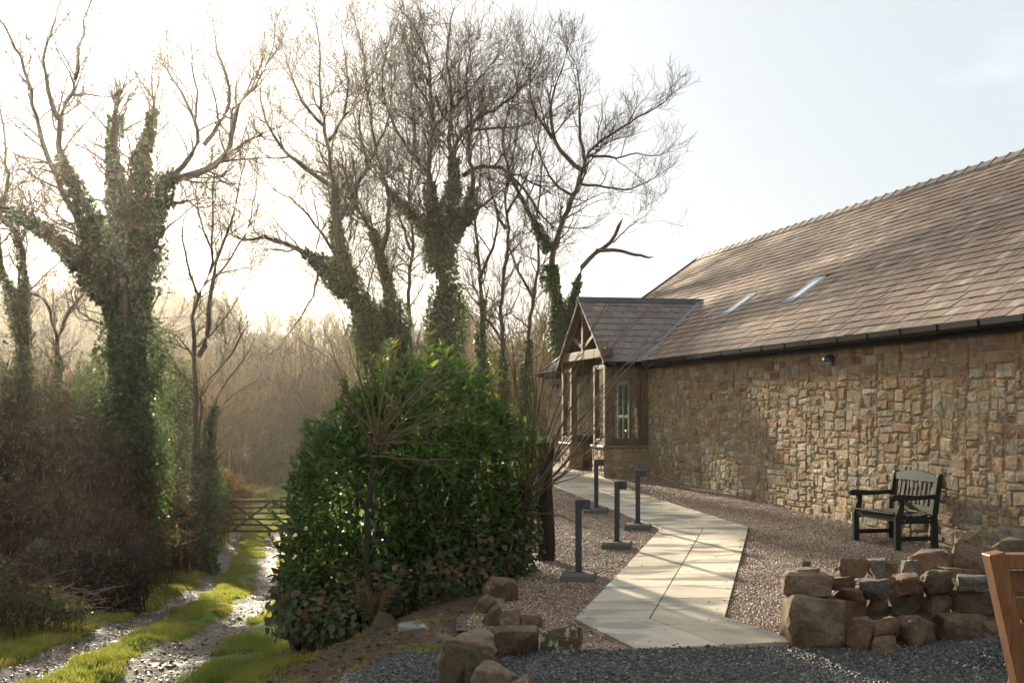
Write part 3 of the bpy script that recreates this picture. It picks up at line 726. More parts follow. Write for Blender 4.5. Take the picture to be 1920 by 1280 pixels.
for i in range(8):                                     # far verge
    s0, s1 = SLEN * i / 8, SLEN * (i + 1) / 8 - .01
    mb.bar(R(U1 + .13, s0, .03), R(U1 + .13, s1, .03), .12, .07, n_roof)
mb.out('verge', M['ridge_dark'], roof)
gut = MB(); gu0, gu1 = 10.0, UP0 - .35
def gutter(mb, p0, dirv, length, outv, r=.08):
    th = np.linspace(0, math.pi, 8); prof = [(-r * math.cos(t), -r * 1.45 * math.sin(t) ** .6) for t in th] + [(r * .9 * math.cos(t), -r * 1.3 * math.sin(t) ** .6) for t in th]
    mb.prism(prof, p0, outv, ZV, dirv, length)
gutter(gut, B(gu0, LE - .05, ZE - .01), WV, gu1 - gu0, -PV)
gutter(gut, B(UP1 + .35, LE - .05, ZE - .01), WV, U1 - UP1 - .3, -PV)
gobj = gut.out('gutter', M['black_gutter'], roof)
u = 10.4
while u < gu1:
    mb = MB(); gutter(mb, B(u, LE - .05, ZE - .007), WV, .05, -PV, .087); mb.out('gutter_bracket', M['black_gutter'], gobj)
    u += .92
mb = MB(); mb.box(B((gu0 + UP0) / 2, LE + .07, ZE - .07), (UP0 - gu0, .03, .22), [WV, PV, ZV]); mb.box(B((UP1 + U1) / 2, LE + .07, ZE - .07), (U1 - UP1, .03, .22), [WV, PV, ZV])
mb.out('fascia', M['black_gutter'], roof)
for (a, b, c, d) in SKY:                               # rooflights
    mb = MB(); T = .045
    for (x0, y0, x1, y1) in ((a, b, c, b + .06), (a, d - .06, c, d), (a, b + .06, a + .05, d - .06), (c - .05, b + .06, c, d - .06)):
        V = np.vstack([R([x0, x1, x1, x0], [y0, y0, y1, y1], [T] * 4), R([x0, x1, x1, x0], [y0, y0, y1, y1], [-.02] * 4)]); mb.add(V, [SQ])
    rl = mb.out('rooflight', M['white_frame'], roof)
    build('pane', np.vstack([R([a + .05, c - .05, c - .05, a + .05], [b + .06, b + .06, d - .06, d - .06], [T - .012] * 4)]), [np.array([(0, 1, 2, 3)])], M['skyglass'], rl)
    V = np.vstack([R([a - .06, c + .06, c + .06, a - .06], [b - .12, b - .12, b + .02, b + .02], [.034, .034, .04, .04]), R([a - .06, c + .06, c + .06, a - .06], [b - .12, b - .12, b + .02, b + .02], [.026] * 4)])
    build('flashing', V, [SQ], M['lead'], rl)

# window and door in the long wall beyond / inside the porch
def window(parent, a0, a1, b0, b1, name='window'):
    mb = MB(); fw = .06; o = .02
    for (x0, x1, y0, y1) in ((a0, a0 + fw, b0, b1), (a1 - fw, a1, b0, b1), (a0 + fw, a1 - fw, b0, b0 + fw), (a0 + fw, a1 - fw, b1 - fw, b1), (a0 + fw, a1 - fw, (b0 + b1) / 2 - .025, (b0 + b1) / 2 + .025)):
        mb.box(B((x0 + x1) / 2, LW - o, (y0 + y1) / 2), (x1 - x0, .07, y1 - y0), [WV, PV, ZV])
    mb.box(B((a0 + a1) / 2, LW - o, (b0 + b1) / 2), (.025, .05, b1 - b0 - .1), [WV, PV, ZV])
    w = mb.out(name, M['white_frame'], parent)
    build('pane', B([a0, a1, a1, a0], [LW - .012] * 4, [b0, b0, b1, b1]), [np.array([(0, 1, 2, 3)])], M['skyglass_dark'], w)
    mb = MB(); mb.box(B((a0 + a1) / 2, LW - .06, b0 - .05), (a1 - a0 + .2, .16, .06), [WV, PV, ZV], bev=.008); mb.out('sill', M['lead'], w)
m = Mat('dark_pane'); m.bs(Base_Color=(.02, .022, .024), Roughness=0.05, Specular_IOR_Level=0.7); M['skyglass_dark'] = m.m
window(wall, *WIN)
mb = MB(); a0, a1, b0, b1 = DOOR
for (x0, x1, y0, y1) in ((a0, a0 + .1, b0, b1), (a1 - .1, a1, b0, b1), (a0 + .1, a1 - .1, b1 - .1, b1), (a0 + .1, a1 - .1, b0, b0 + .75), (a0 + .1, a1 - .1, b0 + 1.3, b0 + 1.36), ((a0 + a1) / 2 - .03, (a0 + a1) / 2 + .03, b0 + .75, b1 - .1)):
    mb.box(B((x0 + x1) / 2, LW - .02, (y0 + y1) / 2), (x1 - x0, .08, y1 - y0), [WV, PV, ZV], bev=.006)
dr = mb.out('door', M['grey_paint_door'], wall)
build('pane', B([a0, a1, a1, a0], [LW - .012] * 4, [b0, b0, b1, b1]), [np.array([(0, 1, 2, 3)])], M['skyglass_dark'], dr)
mb = MB(); mb.lathe([(0, 0), (.03, 0), (.035, .03), (0, .05)], B(a0 + .16, LW - .06, b0 + 1.0), 10, (WV, ZV, -PV)); mb.out('handle', M['galvanised'], dr)

def wall_light(u, z, label):
    c = B(u, LW - .03, z); t = thing('wall_light', c, label, 'lamp', 'black bulkhead wall lights')
    mb = MB(); mb.lathe([(0.001, 0), (.075, 0), (.075, .02), (.06, .03), (.001, .03)], c, 18, (WV, ZV, -PV)); mb.out('back_plate', M['anthracite'], t, True)
    th = np.linspace(0, math.pi / 2, 7); hood = []
    mb = MB(); V = []; nth = 14                        # half dome hood, open below
    for a in np.linspace(0, math.pi, nth):
        for b in th: V.append(c - PV * (.02 + .12 * math.sin(b)) + WV * .10 * math.cos(b) * math.cos(a) + ZV * (.085 * math.cos(b) * math.sin(a)))
    mb.add(np.array(V), [[(i * 7 + j, (i + 1) * 7 + j, (i + 1) * 7 + j + 1, i * 7 + j + 1) for i in range(nth - 1) for j in range(6)]])
    V = [c - PV * (.02 + .12 * math.sin(b)) + WV * .10 * math.cos(b) * s - ZV * .03 for s in (1, -1) for b in th] + [c - PV * (.02 + .12 * math.sin(b)) + WV * .10 * math.cos(b) * s for s in (1, -1) for b in th]
    mb.add(np.array(V), [[(s * 7 + j, s * 7 + j + 1, 14 + s * 7 + j + 1, 14 + s * 7 + j) for s in (0, 1) for j in range(6)]])
    mb.out('hood', M['anthracite'], t, True)
    mb = MB(); mb.lathe([(.001, .10), (.04, .095), (.055, .06), (.055, .0)], c - ZV * .005, 12, (WV, ZV, -PV)); mb.out('lens', M['white_frame'], t, True)
wall_light(18.42, 2.51, 'black dome wall light under the gutter above the bare stone wall')
wall_light(35.2, 2.42, 'small black wall light on the far wall beyond the porch')

# ------------------------------------------------------------------ porch
PZ0 = .30; DW = .97; ZPE = ZE - .02; PH = 1.47; HW = (UP1 - UP0) / 2 + .12
porch = thing('oak_porch', B(UM, 8.3, PZ0), 'oak framed glazed porch with scalloped slate gable roof', 'porch')
def pf_side(u0, sgn):                                  # frame for stones on the side walls
    return lambda V: B(np.full(len(V), u0) - sgn * V[:, 2], V[:, 0], V[:, 1])
dw = MB()
for u0 in (UP0, UP1 - .34): dw.box(B(u0 + .17, (LF + LW) / 2, (DW - .2) / 2), (.34, LW - LF, DW + .2), [WV, PV, ZV])
for (ua, ub) in ((UP0 + .34, UP0 + .95), (UP1 - .95, UP1 - .34)): dw.box(B((ua + ub) / 2, LF + .15, (DW - .2) / 2), (ub - ua, .3, DW + .2), [WV, PV, ZV])
dwall = dw.out('dwarf_wall', M['mortar'], porch)
lay_stones(stone_cells(LF, LW - .02, .15, DW, .05, .055, 3, 6, 2, 3, seed=9), pf_side(UP0, 1), dwall, 60, 6)
lay_stones(stone_cells(UP0, UP0 + .95, .15, DW, .05, .055, 3, 6, 2, 3, seed=12), lambda V: B(V[:, 0], LF - V[:, 2], V[:, 1]), dwall, 40, 7)
lay_stones(stone_cells(UP1 - .95, UP1, .15, DW, .05, .055, 3, 6, 2, 3, seed=13), lambda V: B(V[:, 0], LF - V[:, 2], V[:, 1]), dwall, 40, 8)
def pbox(name, u0, u1, l0, l1, z0, z1, mat='oak', parent=porch, bev=.008):
    mb = MB(); mb.box(B((u0 + u1) / 2, (l0 + l1) / 2, (z0 + z1) / 2), (u1 - u0, l1 - l0, z1 - z0), [WV, PV, ZV], random.random(), bev); return mb.out(name, M[mat], parent)
for (ua, ub, la, lb) in ((UP0 - .04, UP0 + .38, LF - .04, LW), (UP1 - .38, UP1 + .04, LF - .04, LW), (UP0 + .384, UP0 + .98, LF - .04, LF + .33), (UP1 - .98, UP1 - .384, LF - .04, LF + .33)):
    pbox('sill', ua, ub, la, lb, DW + .001, DW + .05, 'lead')
zt = ZPE - .06; z0 = DW + .052
for u0 in (UP0 + .02, UP1 - .18):
    for l0 in (LF + .02, LW - .17): pbox('post', u0, u0 + .16, l0, l0 + .16, z0, zt)
for u0 in (UP0 + .82, UP1 - .96): pbox('post', u0, u0 + .14, LF + .02, LF + .16, z0, zt)
for u0 in (UP0 + .03, UP1 - .17):
    pbox('side_plate', u0, u0 + .14, LF + .0, LW, zt + .002, zt + .16)
    pbox('window_rail', u0 + .01, u0 + .11, LF + .183, LW - .173, z0, z0 + .16); pbox('window_rail', u0 + .01, u0 + .11, LF + .183, LW - .173, zt - .1, zt - .003)
    for l0 in (LF + .185, LW - .235): pbox('window_stile', u0 + .02, u0 + .09, l0, l0 + .06, z0 + .162, zt - .102)
    mb = MB(); mb.box(B(u0 + .055, (LF + LW) / 2, (z0 + zt) / 2 + .03), (.012, LW - LF - .46, zt - z0 - .27), [WV, PV, ZV]); mb.out('pane', M['glass'], porch)
for (ua, ub) in ((UP0 + .182, UP0 + .818), (UP1 - .818, UP1 - .182)):
    pbox('window_rail', ua, ub, LF + .03, LF + .13, z0, z0 + .14); pbox('window_rail', ua, ub, LF + .03, LF + .13, zt - .09, zt - .003)
    mb = MB(); mb.box(B((ua + ub) / 2, LF + .08, (z0 + zt) / 2 + .03), (ub - ua, .012, zt - z0 - .24), [WV, PV, ZV]); mb.out('pane', M['glass'], porch)
pbox('tie_beam', UP0 - .1, UP1 + .1, LF + .0, LF + .16, zt + .165, zt + .36)
zr = ZPE + PH
mb = MB(); mb.box(B(UM, LF + .08, (zt + .36 + zr - .12) / 2), (.14, .12, zr - .12 - zt - .36), [WV, PV, ZV], .5, .008); mb.out('king_post', M['oak'], porch)
for sg in (-1, 1):
    mb = MB(); mb.bar(B(UM + sg * (HW + .02), LF + .02, ZPE - .02), B(UM, LF + .02, zr - .02), .05, .17, PV, random.random(), .006)
    mb.out('barge_board', M['oak'], porch)
    mb = MB(); mb.bar(B(UM + sg * .08, LF + .09, zt + .45), B(UM + sg * .85, LF + .09, ZPE + PH * .42), .09, .1, PV, .5, .006); mb.out('strut', M['oak'], porch)
    mb = MB(); mb.bar(B(UM + sg * (HW - .06), LF + .11, ZPE + .0), B(UM, LF + .11, zr - .09), .13, .1, PV, .5, .006); mb.out('rafter', M['oak'], porch)
# porch roof with slates
m_len = math.hypot(HW, PH); ca_, sa_ = HW / m_len, PH / m_len
valley_lat = lambda z: LE + (z - ZE) / (RISE / RUN)
for sg in (-1, 1):
    un = sg * sa_ * WV + ca_ * ZV; us = -sg * ca_ * WV + sa_ * ZV; base = UM * WV + sg * HW * WV + ZPE * ZV
    def PR(l, s, o): 
        l, s, o = np.broadcast_arrays(*(np.asarray(t, float) for t in (l, s, o)))
        return base + l[..., None] * PV + s[..., None] * us + o[..., None] * un
    rf_ = build('roof', PR([LF - .06, valley_lat(ZPE) + .05, valley_lat(zr) + .05, LF - .06], [0, 0, m_len, m_len], [-.012] * 4), [np.array([(0, 1, 2, 3)])], M['porch_slate'], porch, .3)
    g = m_len / 10; kinds = 'RSRSRRRSSR' if sg < 0 else 'SSSSSSSSSS'
    kinds = ['p', 's', 'p', 's', 'p', 'm', 'p', 'p', 's', 'p']
    for k in range(10):
        s0 = k * g - .02; l = LF - .07 - (k % 2) * .13
        while True:
            z_ = ZPE + s0 * sa_; lim = valley_lat(z_) + .02
            if l > lim: break
            l0, l1 = max(l, LF - .07), min(l + .26, lim + .1); l += .26
            if l1 - l0 < .05: continue
            kd = kinds[k]; sc_ = kd == 's' or (kd == 'm' and random.random() < .3)
            ln = min(g * 1.9, m_len - s0); hh = .02 + random.uniform(0, .005)
            if sc_ and l1 - l0 > .2:
                cx = (l0 + l1) / 2; hw = (l1 - l0) / 2 - .003
                pts = [(cx - hw, s0 + .10)] + [(cx + hw * math.sin(t), s0 + .10 - .105 * math.cos(t)) for t in np.linspace(-1.25, 1.25, 7)] + [(cx + hw, s0 + .10), (cx + hw, s0 + ln), (cx - hw, s0 + ln)]
            else: pts = [(l0 + .003, s0), (l1 - .003, s0 + random.uniform(-.004, .004)), (l1 - .003, s0 + ln), (l0 + .003, s0 + ln)]
            pts = np.array(pts); n = len(pts); oo = hh * (1 - (pts[:, 1] - s0) / ln)
            V = np.vstack([PR(pts[:, 0], pts[:, 1], oo), PR(pts[:, 0], pts[:, 1], oo - .009)]); ix = np.arange(n)
            polys = [np.array([ix]), np.array([ix[::-1] + n]), np.array([(i, i + n, (i + 1) % n + n, (i + 1) % n) for i in range(n)])]
            if sg < 0: build('slate', V, polys, M['porch_slate'], rf_, random.random())
            else:
                if k == 0 and l0 < LF: far_rest = MB()
                far_rest.add(V, polys, random.random())
    if sg > 0: tag(far_rest.out('slating', M['porch_slate'], rf_), kind='stuff')
    mb = MB(); zs = [ZPE + .02, zr + .01]
    a = base + valley_lat(ZPE) * PV + .03 * un; b_ = base + (valley_lat(zr)) * PV + m_len * us + .03 * un
    mb.bar(a, b_, .12, .012, un); mb.out('valley', M['lead'], rf_)
    mb = MB(); gutter(mb, base + (LF - .05) * PV - .01 * ZV + sg * .03 * WV, PV, LE - LF + .02, sg * WV, .06); mb.out('gutter', M['black_gutter'], rf_)
    mb = MB(); mb.box(base + (LF + LE) / 2 * PV - .05 * ZV - sg * .05 * WV, (LE - LF, .03, .14), [PV, WV, ZV]); mb.out('fascia', M['black_gutter'], rf_)
l = LF - .08
while l < valley_lat(zr) - .02:
    l1 = min(l + .44, valley_lat(zr) + .12); mb = MB()
    mb.prism([(-.13, -.10), (-.03, .03), (.03, .03), (.13, -.10), (.115, -.11), (0, .0), (-.115, -.11)], UM * WV + l * PV + (zr + .035) * ZV, WV, ZV, PV, l1 - l - .008); mb.out('ridge_tile', M['ridge_dark'], porch); l = l1
mb = MB(); mb.box(B(UM, (LF + LW) / 2 + .2, PZ0 + .03), (UP1 - UP0 - .7, LW - LF - .1, .06), [WV, PV, ZV]); mb.out('floor', M['slab'], porch)

# ------------------------------------------------------------------ bench
bu, bl = 15.66, 8.07
bpos = B(bu, bl, 0.0); bpos[2] = float(yz(bpos[0], bpos[1])) + .008
bench = thing('garden_bench', bpos, 'dark green slatted wooden bench with curved arms against the stone wall', 'bench')
EX, EY = -WV, PV                                        # across the seat, front to back
def bp(x, y, z): return bpos + x * EX + y * EY + z * ZV
BW = 1.17; hw = BW / 2
def bbox(name, x0, x1, y0, y1, z0, z1, parent=bench, bev=.006):
    mb = MB(); mb.box(bp((x0 + x1) / 2, (y0 + y1) / 2, (z0 + z1) / 2), (x1 - x0, y1 - y0, z1 - z0), [EX, EY, ZV], random.random(), bev); return mb.out(name, M['bench'], parent)
for sx in (-1, 1):
    x0 = sx * hw - (.055 if sx > 0 else 0)
    mb = MB(); mb.prism([(0, -.03), (.075, -.03), (.07, .36), (.10, .44), (.115, .52), (.115, .60), (.05, .60), (.05, .54), (.02, .46), (.0, .38)], bp(x0, 0, 0), EY, ZV, EX, .055); mb.out('leg', M['bench'], bench)
    mb = MB(); mb.prism([(.50, -.03), (.58, -.03), (.565, .40), (.645, .90), (.625, .925), (.585, .92), (.57, .89), (.49, .42)], bp(x0, 0, 0), EY, ZV, EX, .055); mb.out('leg', M['bench'], bench)
    mb = MB(); mb.prism([(-.055, .625), (-.06, .655), (-.03, .675), (.10, .672), (.30, .658), (.575, .675), (.565, .62), (.30, .605), (.12, .602), (-.03, .60)], bp(x0 - .012, 0, 0), EY, ZV, EX, .08); mb.out('armrest', M['bench'], bench)
    bbox('side_rail', x0 + .008, x0 + .047, .072, .505, .31, .395); bbox('stretcher', x0 + .01, x0 + .045, .075, .51, .10, .155)
    for yy in (.12, .46):
        mb = MB(); mb.lathe([(0.001, .004), (.008, .004), (.010, 0)], bp(x0 + (.055 if sx > 0 else 0) + sx * .001 - (0.008 if False else 0), yy, .35), 8, (EY, ZV, EX * sx)); mb.out('bolt', M['galvanised'], bench)
bbox('front_rail', -hw + .057, hw - .057, .02, .055, .335, .41); bbox('back_rail', -hw + .057, hw - .057, .505, .54, .31, .39)
for i in range(6):
    y0 = -.012 + i * .088; z = .418 - .022 * math.sin(i / 5 * math.pi) - .012 * (i / 5)
    bbox('seat_slat', -hw + (.004 if 0 < i < 5 else .058), hw - (.004 if 0 < i < 5 else .058), y0, y0 + .074, z, z + .022)
def back(z): return .515 + (z - .42) * .155
n = 10
mb = MB(); mb.bar(bp(-hw + .057, back(.47) + .012, .475), bp(hw - .057, back(.47) + .012, .475), .032, .075, (EY * .15 + ZV), .5, .005); mb.out('lower_back_rail', M['bench'], bench)
for i in range(n):
    x = -hw + .115 + i * (BW - .23) / (n - 1); mb = MB(); mb.bar(bp(x, back(.51) + .012, .51), bp(x, back(.84) + .012, .835), .018, .046, EX, random.random(), .003); mb.out('back_slat', M['bench'], bench)
tp = [(-hw + .057, .82)] + [(-hw + .057 + t * (BW - .114), .895 + .055 * math.sin(math.pi * t)) for t in np.linspace(0, 1, 13)] + [(hw - .057, .82)]
mb = MB(); A = np.array([bp(x, back(z) - .008, z) for x, z in tp]); Bk = np.array([bp(x, back(z) + .030, z) for x, z in tp]); n_ = len(tp); ix = np.arange(n_)
mb.add(np.vstack([A, Bk]), [[tuple(ix)], [tuple(ix[::-1] + n_)], [(i, i + n_, (i + 1) % n_ + n_, (i + 1) % n_) for i in range(n_)]]); mb.out('top_rail', M['bench'], bench)

# ------------------------------------------------------------------ bollard lights
def bollard(pos, label, rz):
    t = thing('bollard_light', pos, label, 'bollard light', 'bollard lights along the path', 0)
    c, s_ = math.cos(rz), math.sin(rz); ax = [np.array((c, s_, 0)), np.array((-s_, c, 0)), ZV]; p = np.array(pos)
    mb = MB(); q = .185; k = .165
    V = [(-q, -q, -.02), (q, -q, -.02), (q, q, -.02), (-q, q, -.02), (-q, -q, .045), (q, -q, .045), (q, q, .045), (-q, q, .045), (-k, -k, .075), (k, -k, .075), (k, k, .075), (-k, k, .075)]
    mb.add(np.array(V) @ np.array(ax) + p, [[(i, (i + 1) % 4, (i + 1) % 4 + 4, i + 4) for i in range(4)] + [(i + 4, (i + 1) % 4 + 4, (i + 1) % 4 + 8, i + 8) for i in range(4)] + [(8, 9, 10, 11)]]); mb.out('base', M['dark_concrete'], t)
    mb = MB(); mb.box(p + ZV * .079, (.11, .11, .008), ax); mb.out('foot_plate', M['anthracite'], t)
    mb = MB(); mb.box(p + ZV * .46, (.066, .066, .76), ax, .5, .005); mb.out('post', M['anthracite'], t)
    mb = MB(); mb.box(p + ZV * .79 + ax[0] * .078, (.090, .066, .105), ax, .5, .005); hd = mb.out('lamp_head', M['anthracite'], t)
    mb = MB(); mb.box(p + ZV * .735 + ax[0] * .078, (.07, .05, .006), ax); mb.out('diffuser', M['white_frame'], hd)
for (px, py, lab) in ((1085, 1085, 'bollard light nearest the camera, on a square concrete foot left of the path'), (1157, 1025, 'second nearest bollard light, on the gravel left of the path bend'),
                      (1196, 989, 'bollard light standing at the inner corner of the path bend'), (1118, 960, 'farthest bollard light, left of the path near the porch')):
    g_ = ground_pt(px, py, .03); bollard((g_[0], g_[1], float(yz(g_[0], g_[1])) + .012), lab, math.radians(-8))

# ------------------------------------------------------------------ rocks
def rock_mesh(size, seed, e=.55, rough=.05, mat='rock_brown', npts=19, bev=.045):
    r = random.Random(seed); pts = []
    while len(pts) < npts:
        v = Vector((r.gauss(0, 1), r.gauss(0, 1), r.gauss(0, 1))).normalized()
        v = Vector([math.copysign(abs(a) ** e, a) for a in v]); pts.append(v * r.uniform(.88, 1.05))
    bm = bmesh.new()
    for p in pts: bm.verts.new(p)
    h = bmesh.ops.convex_hull(bm, input=bm.verts); bmesh.ops.delete(bm, geom=list(set(h['geom_interior'] + h['geom_unused'])), context='VERTS')
    bmesh.ops.dissolve_limit(bm, angle_limit=math.radians(14), verts=bm.verts, edges=bm.edges)
    bmesh.ops.bevel(bm, geom=list(bm.edges), offset=bev, segments=1, affect='EDGES', clamp_overlap=True)
    bmesh.ops.triangulate(bm, faces=bm.faces)
    bmesh.ops.subdivide_edges(bm, edges=[ed for ed in bm.edges if ed.calc_length() > .35], cuts=1, use_grid_fill=True)
    bmesh.ops.triangulate(bm, faces=bm.faces)
    bmesh.ops.subdivide_edges(bm, edges=[ed for ed in bm.edges if ed.calc_length() > .2], cuts=1)
    bmesh.ops.triangulate(bm, faces=bm.faces)
    off = Vector((seed * 3.1, seed * 1.7, 0))
    for v in bm.verts:
        v.co += v.co.normalized() * (mnoise.noise(v.co * 1.6 + off) * rough * 2.4 + mnoise.noise(v.co * 4.5 + off) * rough * 1.3 + mnoise.noise(v.co * 11 + off) * rough * .7)
    co = np.array([v.co for v in bm.verts]); lo, hi = co.min(0), co.max(0); sc = np.array(size) / (hi - lo); mid = (lo + hi) / 2
    for v in bm.verts: v.co = Vector((np.array(v.co) - mid) * sc)
    me = bpy.data.meshes.new('rock'); bm.to_mesh(me); bm.free(); me.materials.append(M[mat])
    for p in me.polygons: p.use_smooth = False
    return me
def gdep(y1): return float(ground_pt(960, y1)[1])
def rock_at(x0, y0, x1, y1, d, label=None, mat='rock_brown', dd=.8, seed=None, e=.55, parent=None, name='boulder', tilt=0, yaw=None, group=None, cat='rock', rough=.05):
    c = at((x0 + x1) / 2, (y0 + y1) / 2, d); w, h = (x1 - x0) / F * d, (y1 - y0) / F * d
    sd = seed if seed is not None else int(x0 * 7 + y0)
    me = rock_mesh((w, max(dd * (w + h) / 2, .1), h), sd, e, rough, mat)
    rr_ = random.Random(sd + 5); j_ = 0 if parent is not None else 1
    o = link(name, me); o.rotation_euler = (math.radians(rr_.uniform(-7, 7)) * j_, math.radians(tilt + rr_.uniform(-9, 9) * j_), math.radians(rr_.uniform(-28, 28)) * j_)
    if parent is not None: o.parent = parent; o.location = Vector(c) - Vector(ROOT[root_of(parent).name])
    else: o.location = c; tag(o, label, cat, group)
    return o
G1 = 'edging boulders left of the path'
rock_at(905, 1082, 972, 1132, gdep(1126), 'long flat brown boulder at the back end of the edging row, by the shrubs', 'rock_brown', 1.3, group=G1)
rock_at(892, 1114, 930, 1156, gdep(1150), 'small dark boulder tucked left of the flat rear boulder', 'rock_brown', 1.0, group=G1)
rock_at(917, 1120, 955, 1148, gdep(1142), 'low rounded brown stone wedged between the rear edging boulders', 'rock_tan', 1.0, group=G1)
rock_at(903, 1135, 944, 1182, gdep(1176), 'narrow upright brown boulder left in the middle of the edging row', 'rock_brown', .9, group=G1)
rock_at(936, 1138, 978, 1186, gdep(1180), 'cracked brown boulder in the middle of the edging row', 'rock_tan', 1.0, group=G1)
rock_at(968, 1152, 1018, 1186, gdep(1180), 'low flat brown stone against the pink gravel in the edging row', 'rock_brown', 1.0, group=G1)
rock_at(919, 1174, 1014, 1240, gdep(1232), 'big square dark brown boulder left of the lichen-spotted one', 'rock_brown', .8, e=.4, group=G1)
rock_at(1008, 1169, 1093, 1235, gdep(1228), 'lichen-spotted boulder with white patches at the path corner', 'rock_lichen', .8, e=.45, group=G1)
rock_at(816, 1186, 930, 1262, gdep(1250), 'wide pale-topped boulder at the left end of the edging', 'rock_tan', .9, e=.5, group=G1)
rock_at(824, 1205, 905, 1300, gdep(1285), 'mossy green-sided boulder in front of the pale-topped one', 'rock_mossy', .8, e=.5, group=G1)
rock_at(862, 1233, 942, 1300, gdep(1288), 'moss-topped reddish stone at the bottom edge', 'rock_mossy', .8, e=.45, group=G1)
rock_at(884, 1243, 978, 1310, gdep(1298), 'light tan rounded boulder at the bottom edge', 'rock_tan', .8, group=G1)
rock_at(918, 1266, 1004, 1330, gdep(1318), 'ochre boulder cut by the bottom edge, lowest of the row', 'rock_tan', .8, group=G1)
rock_at(690, 1148, 754, 1212, 12.4, 'moss-capped brown stone at the foot of the laurel', 'rock_mossy', .9, e=.5, cat='rock')
rock_at(28, 1012, 116, 1095, 24.0, 'big dark slab of rock leaning in the brambles on the left', 'rock_mossy', .7, e=.5, tilt=38)
# low ruined wall on the right: mortared stones are parts, loose stones are things
lwp = at(1670, 1200, 10.88); lwall = thing('ruined_wall', lwp, 'low ruined stone wall of mortared blocks right of the path', 'low wall')
mb = MB(); c0 = at(1690, 1160, 11.33); mb.box((c0[0], c0[1] + .05, c0[2] - .08), (1.75, .55, .42), None, .5, .03); mb.out('core', M['mortar'], lwall)
for (x0, y0, x1, y1, d, mt, dd, e) in ((1469, 1108, 1578, 1215, 10.68, 'rock_tan', 1.0, .22), (1464, 1068, 1560, 1117, 10.78, 'rock_tan', 1.2, .3), (1572, 1118, 1622, 1182, 10.93, 'rock_tan', .9, .28), (1618, 1120, 1668, 1160, 10.95, 'rock_brown', .9, .28), (1620, 1152, 1672, 1190, 10.93, 'rock_grey', .9, .3),
        (1662, 1106, 1740, 1152, 10.98, 'rock_mossy', .8, .3), (1727, 1113, 1784, 1160, 11.00, 'rock_brown', .9, .3), (1776, 1103, 1880, 1152, 11.03, 'rock_brown', .7, .3), (1660, 1146, 1760, 1200, 11.03, 'rock_brown', .6, .3),
        (1752, 1150, 1900, 1200, 11.08, 'rock_brown', .5, .3), (1870, 1090, 1960, 1180, 11.08, 'rock_brown', .6, .3)):
    rock_at(x0, y0, x1, y1, d, mat=mt, dd=dd, e=e, parent=lwall, name='stone', rough=.035)
G2 = 'loose stones on the ruined wall'; G3 = 'loose boulders fallen before the ruined wall'
for a in ((1492, 1062, 1537, 1079, 10.78, 'small flat brick-like stone lying on the left corner of the ruined wall', 'rock_brown', 1.2, .35),
          (1503, 1048, 1521, 1065, 10.93, 'tiny black stone standing on the left corner of the ruined wall', 'rock_grey', 1.0, .6),
          (1552, 1080, 1605, 1106, 10.88, 'upper of two stacked rusty stones beside the corner block', 'rock_red', 1.0, .4),
          (1562, 1100, 1620, 1127, 10.73, 'lower of two stacked rusty stones beside the corner block', 'rock_red', 1.0, .35),
          (1567, 1040, 1624, 1082, 11.33, 'brown angular stone at the back, below the bench front leg', 'rock_brown', 1.0, .4),
          (1622, 1046, 1660, 1088, 11.33, 'grey-brown blocky stone next to the back angular stone', 'rock_grey', 1.0, .35),
          (1654, 1052, 1682, 1086, 11.38, 'small dark stone right of the grey-brown blocky one', 'rock_brown', 1.0, .4),
          (1612, 1084, 1670, 1126, 10.78, 'pale grey angular stone on the middle of the ruined wall', 'rock_grey', 1.0, .3),
          (1668, 1076, 1733, 1113, 10.88, 'reddish squared stone right of the pale grey one', 'rock_red', .9, .35),
          (1724, 1066, 1794, 1118, 10.93, 'rounded mossy stone on top of the ruined wall', 'rock_mossy', .9, .6),
          (1689, 1047, 1725, 1082, 11.48, 'upright slab of blue-grey stone behind the reddish squared stone', 'rock_grey', .5, .3),
          (1700, 1028, 1790, 1078, 11.88, 'long rough brown boulder behind the wall, under the bench end', 'rock_brown', .9, .5),
          (1782, 1018, 1862, 1072, 11.78, 'dark hollow-sided boulder at the back right of the wall', 'rock_brown', .9, .5),
          (1790, 993, 1840, 1024, 11.88, 'small pointed stone perched highest at the back', 'rock_tan', 1.0, .6),
          (1832, 1008, 1925, 1050, 12.08, 'rough layered brown boulder behind the timber frame', 'rock_brown', 1.0, .5),
          (1790, 1076, 1862, 1107, 10.93, 'flat grey stone on the right part of the ruined wall', 'rock_grey', .9, .35),
          (1750, 1062, 1835, 1080, 11.48, 'thin dark slab wedged behind the rounded mossy stone', 'rock_brown', .8, .35)):
    rock_at(*a[:5], a[5], a[6], a[7], e=a[8], name='loose_stone', group=G2, cat='stone')
for a in ((1582, 1152, 1640, 1226, gdep(1221), 'upright rust-coloured boulder, leftmost of the fallen ones', 'rock_red', .8, .55),
          (1632, 1154, 1686, 1192, gdep(1222), 'flat red stone between the upright and the big square boulder', 'rock_red', .9, .45),
          (1674, 1151, 1755, 1220, gdep(1215), 'big square pinkish boulder in front of the ruined wall', 'rock_brown', .8, .42),
          (1755, 1147, 1858, 1210, gdep(1205), 'broad rounded boulder with grass tuft right of the square one', 'rock_brown', .8, .48),
          (1628, 1187, 1684, 1230, gdep(1225), 'tan arched stone low among the fallen boulders', 'rock_tan', .8, .5),
          (1643, 1203, 1688, 1234, gdep(1229), 'small yellowish hollowed stone in front of all the others', 'rock_tan', .9, .5),
          (1846, 1164, 1886, 1186, 10.6, 'thin flat stone sticking out of the gravel heap', 'rock_brown', 1.2, .4)):
    rock_at(*a[:5], a[5], a[6], a[7], e=a[8], name='fallen_boulder', group=G3, cat='rock')

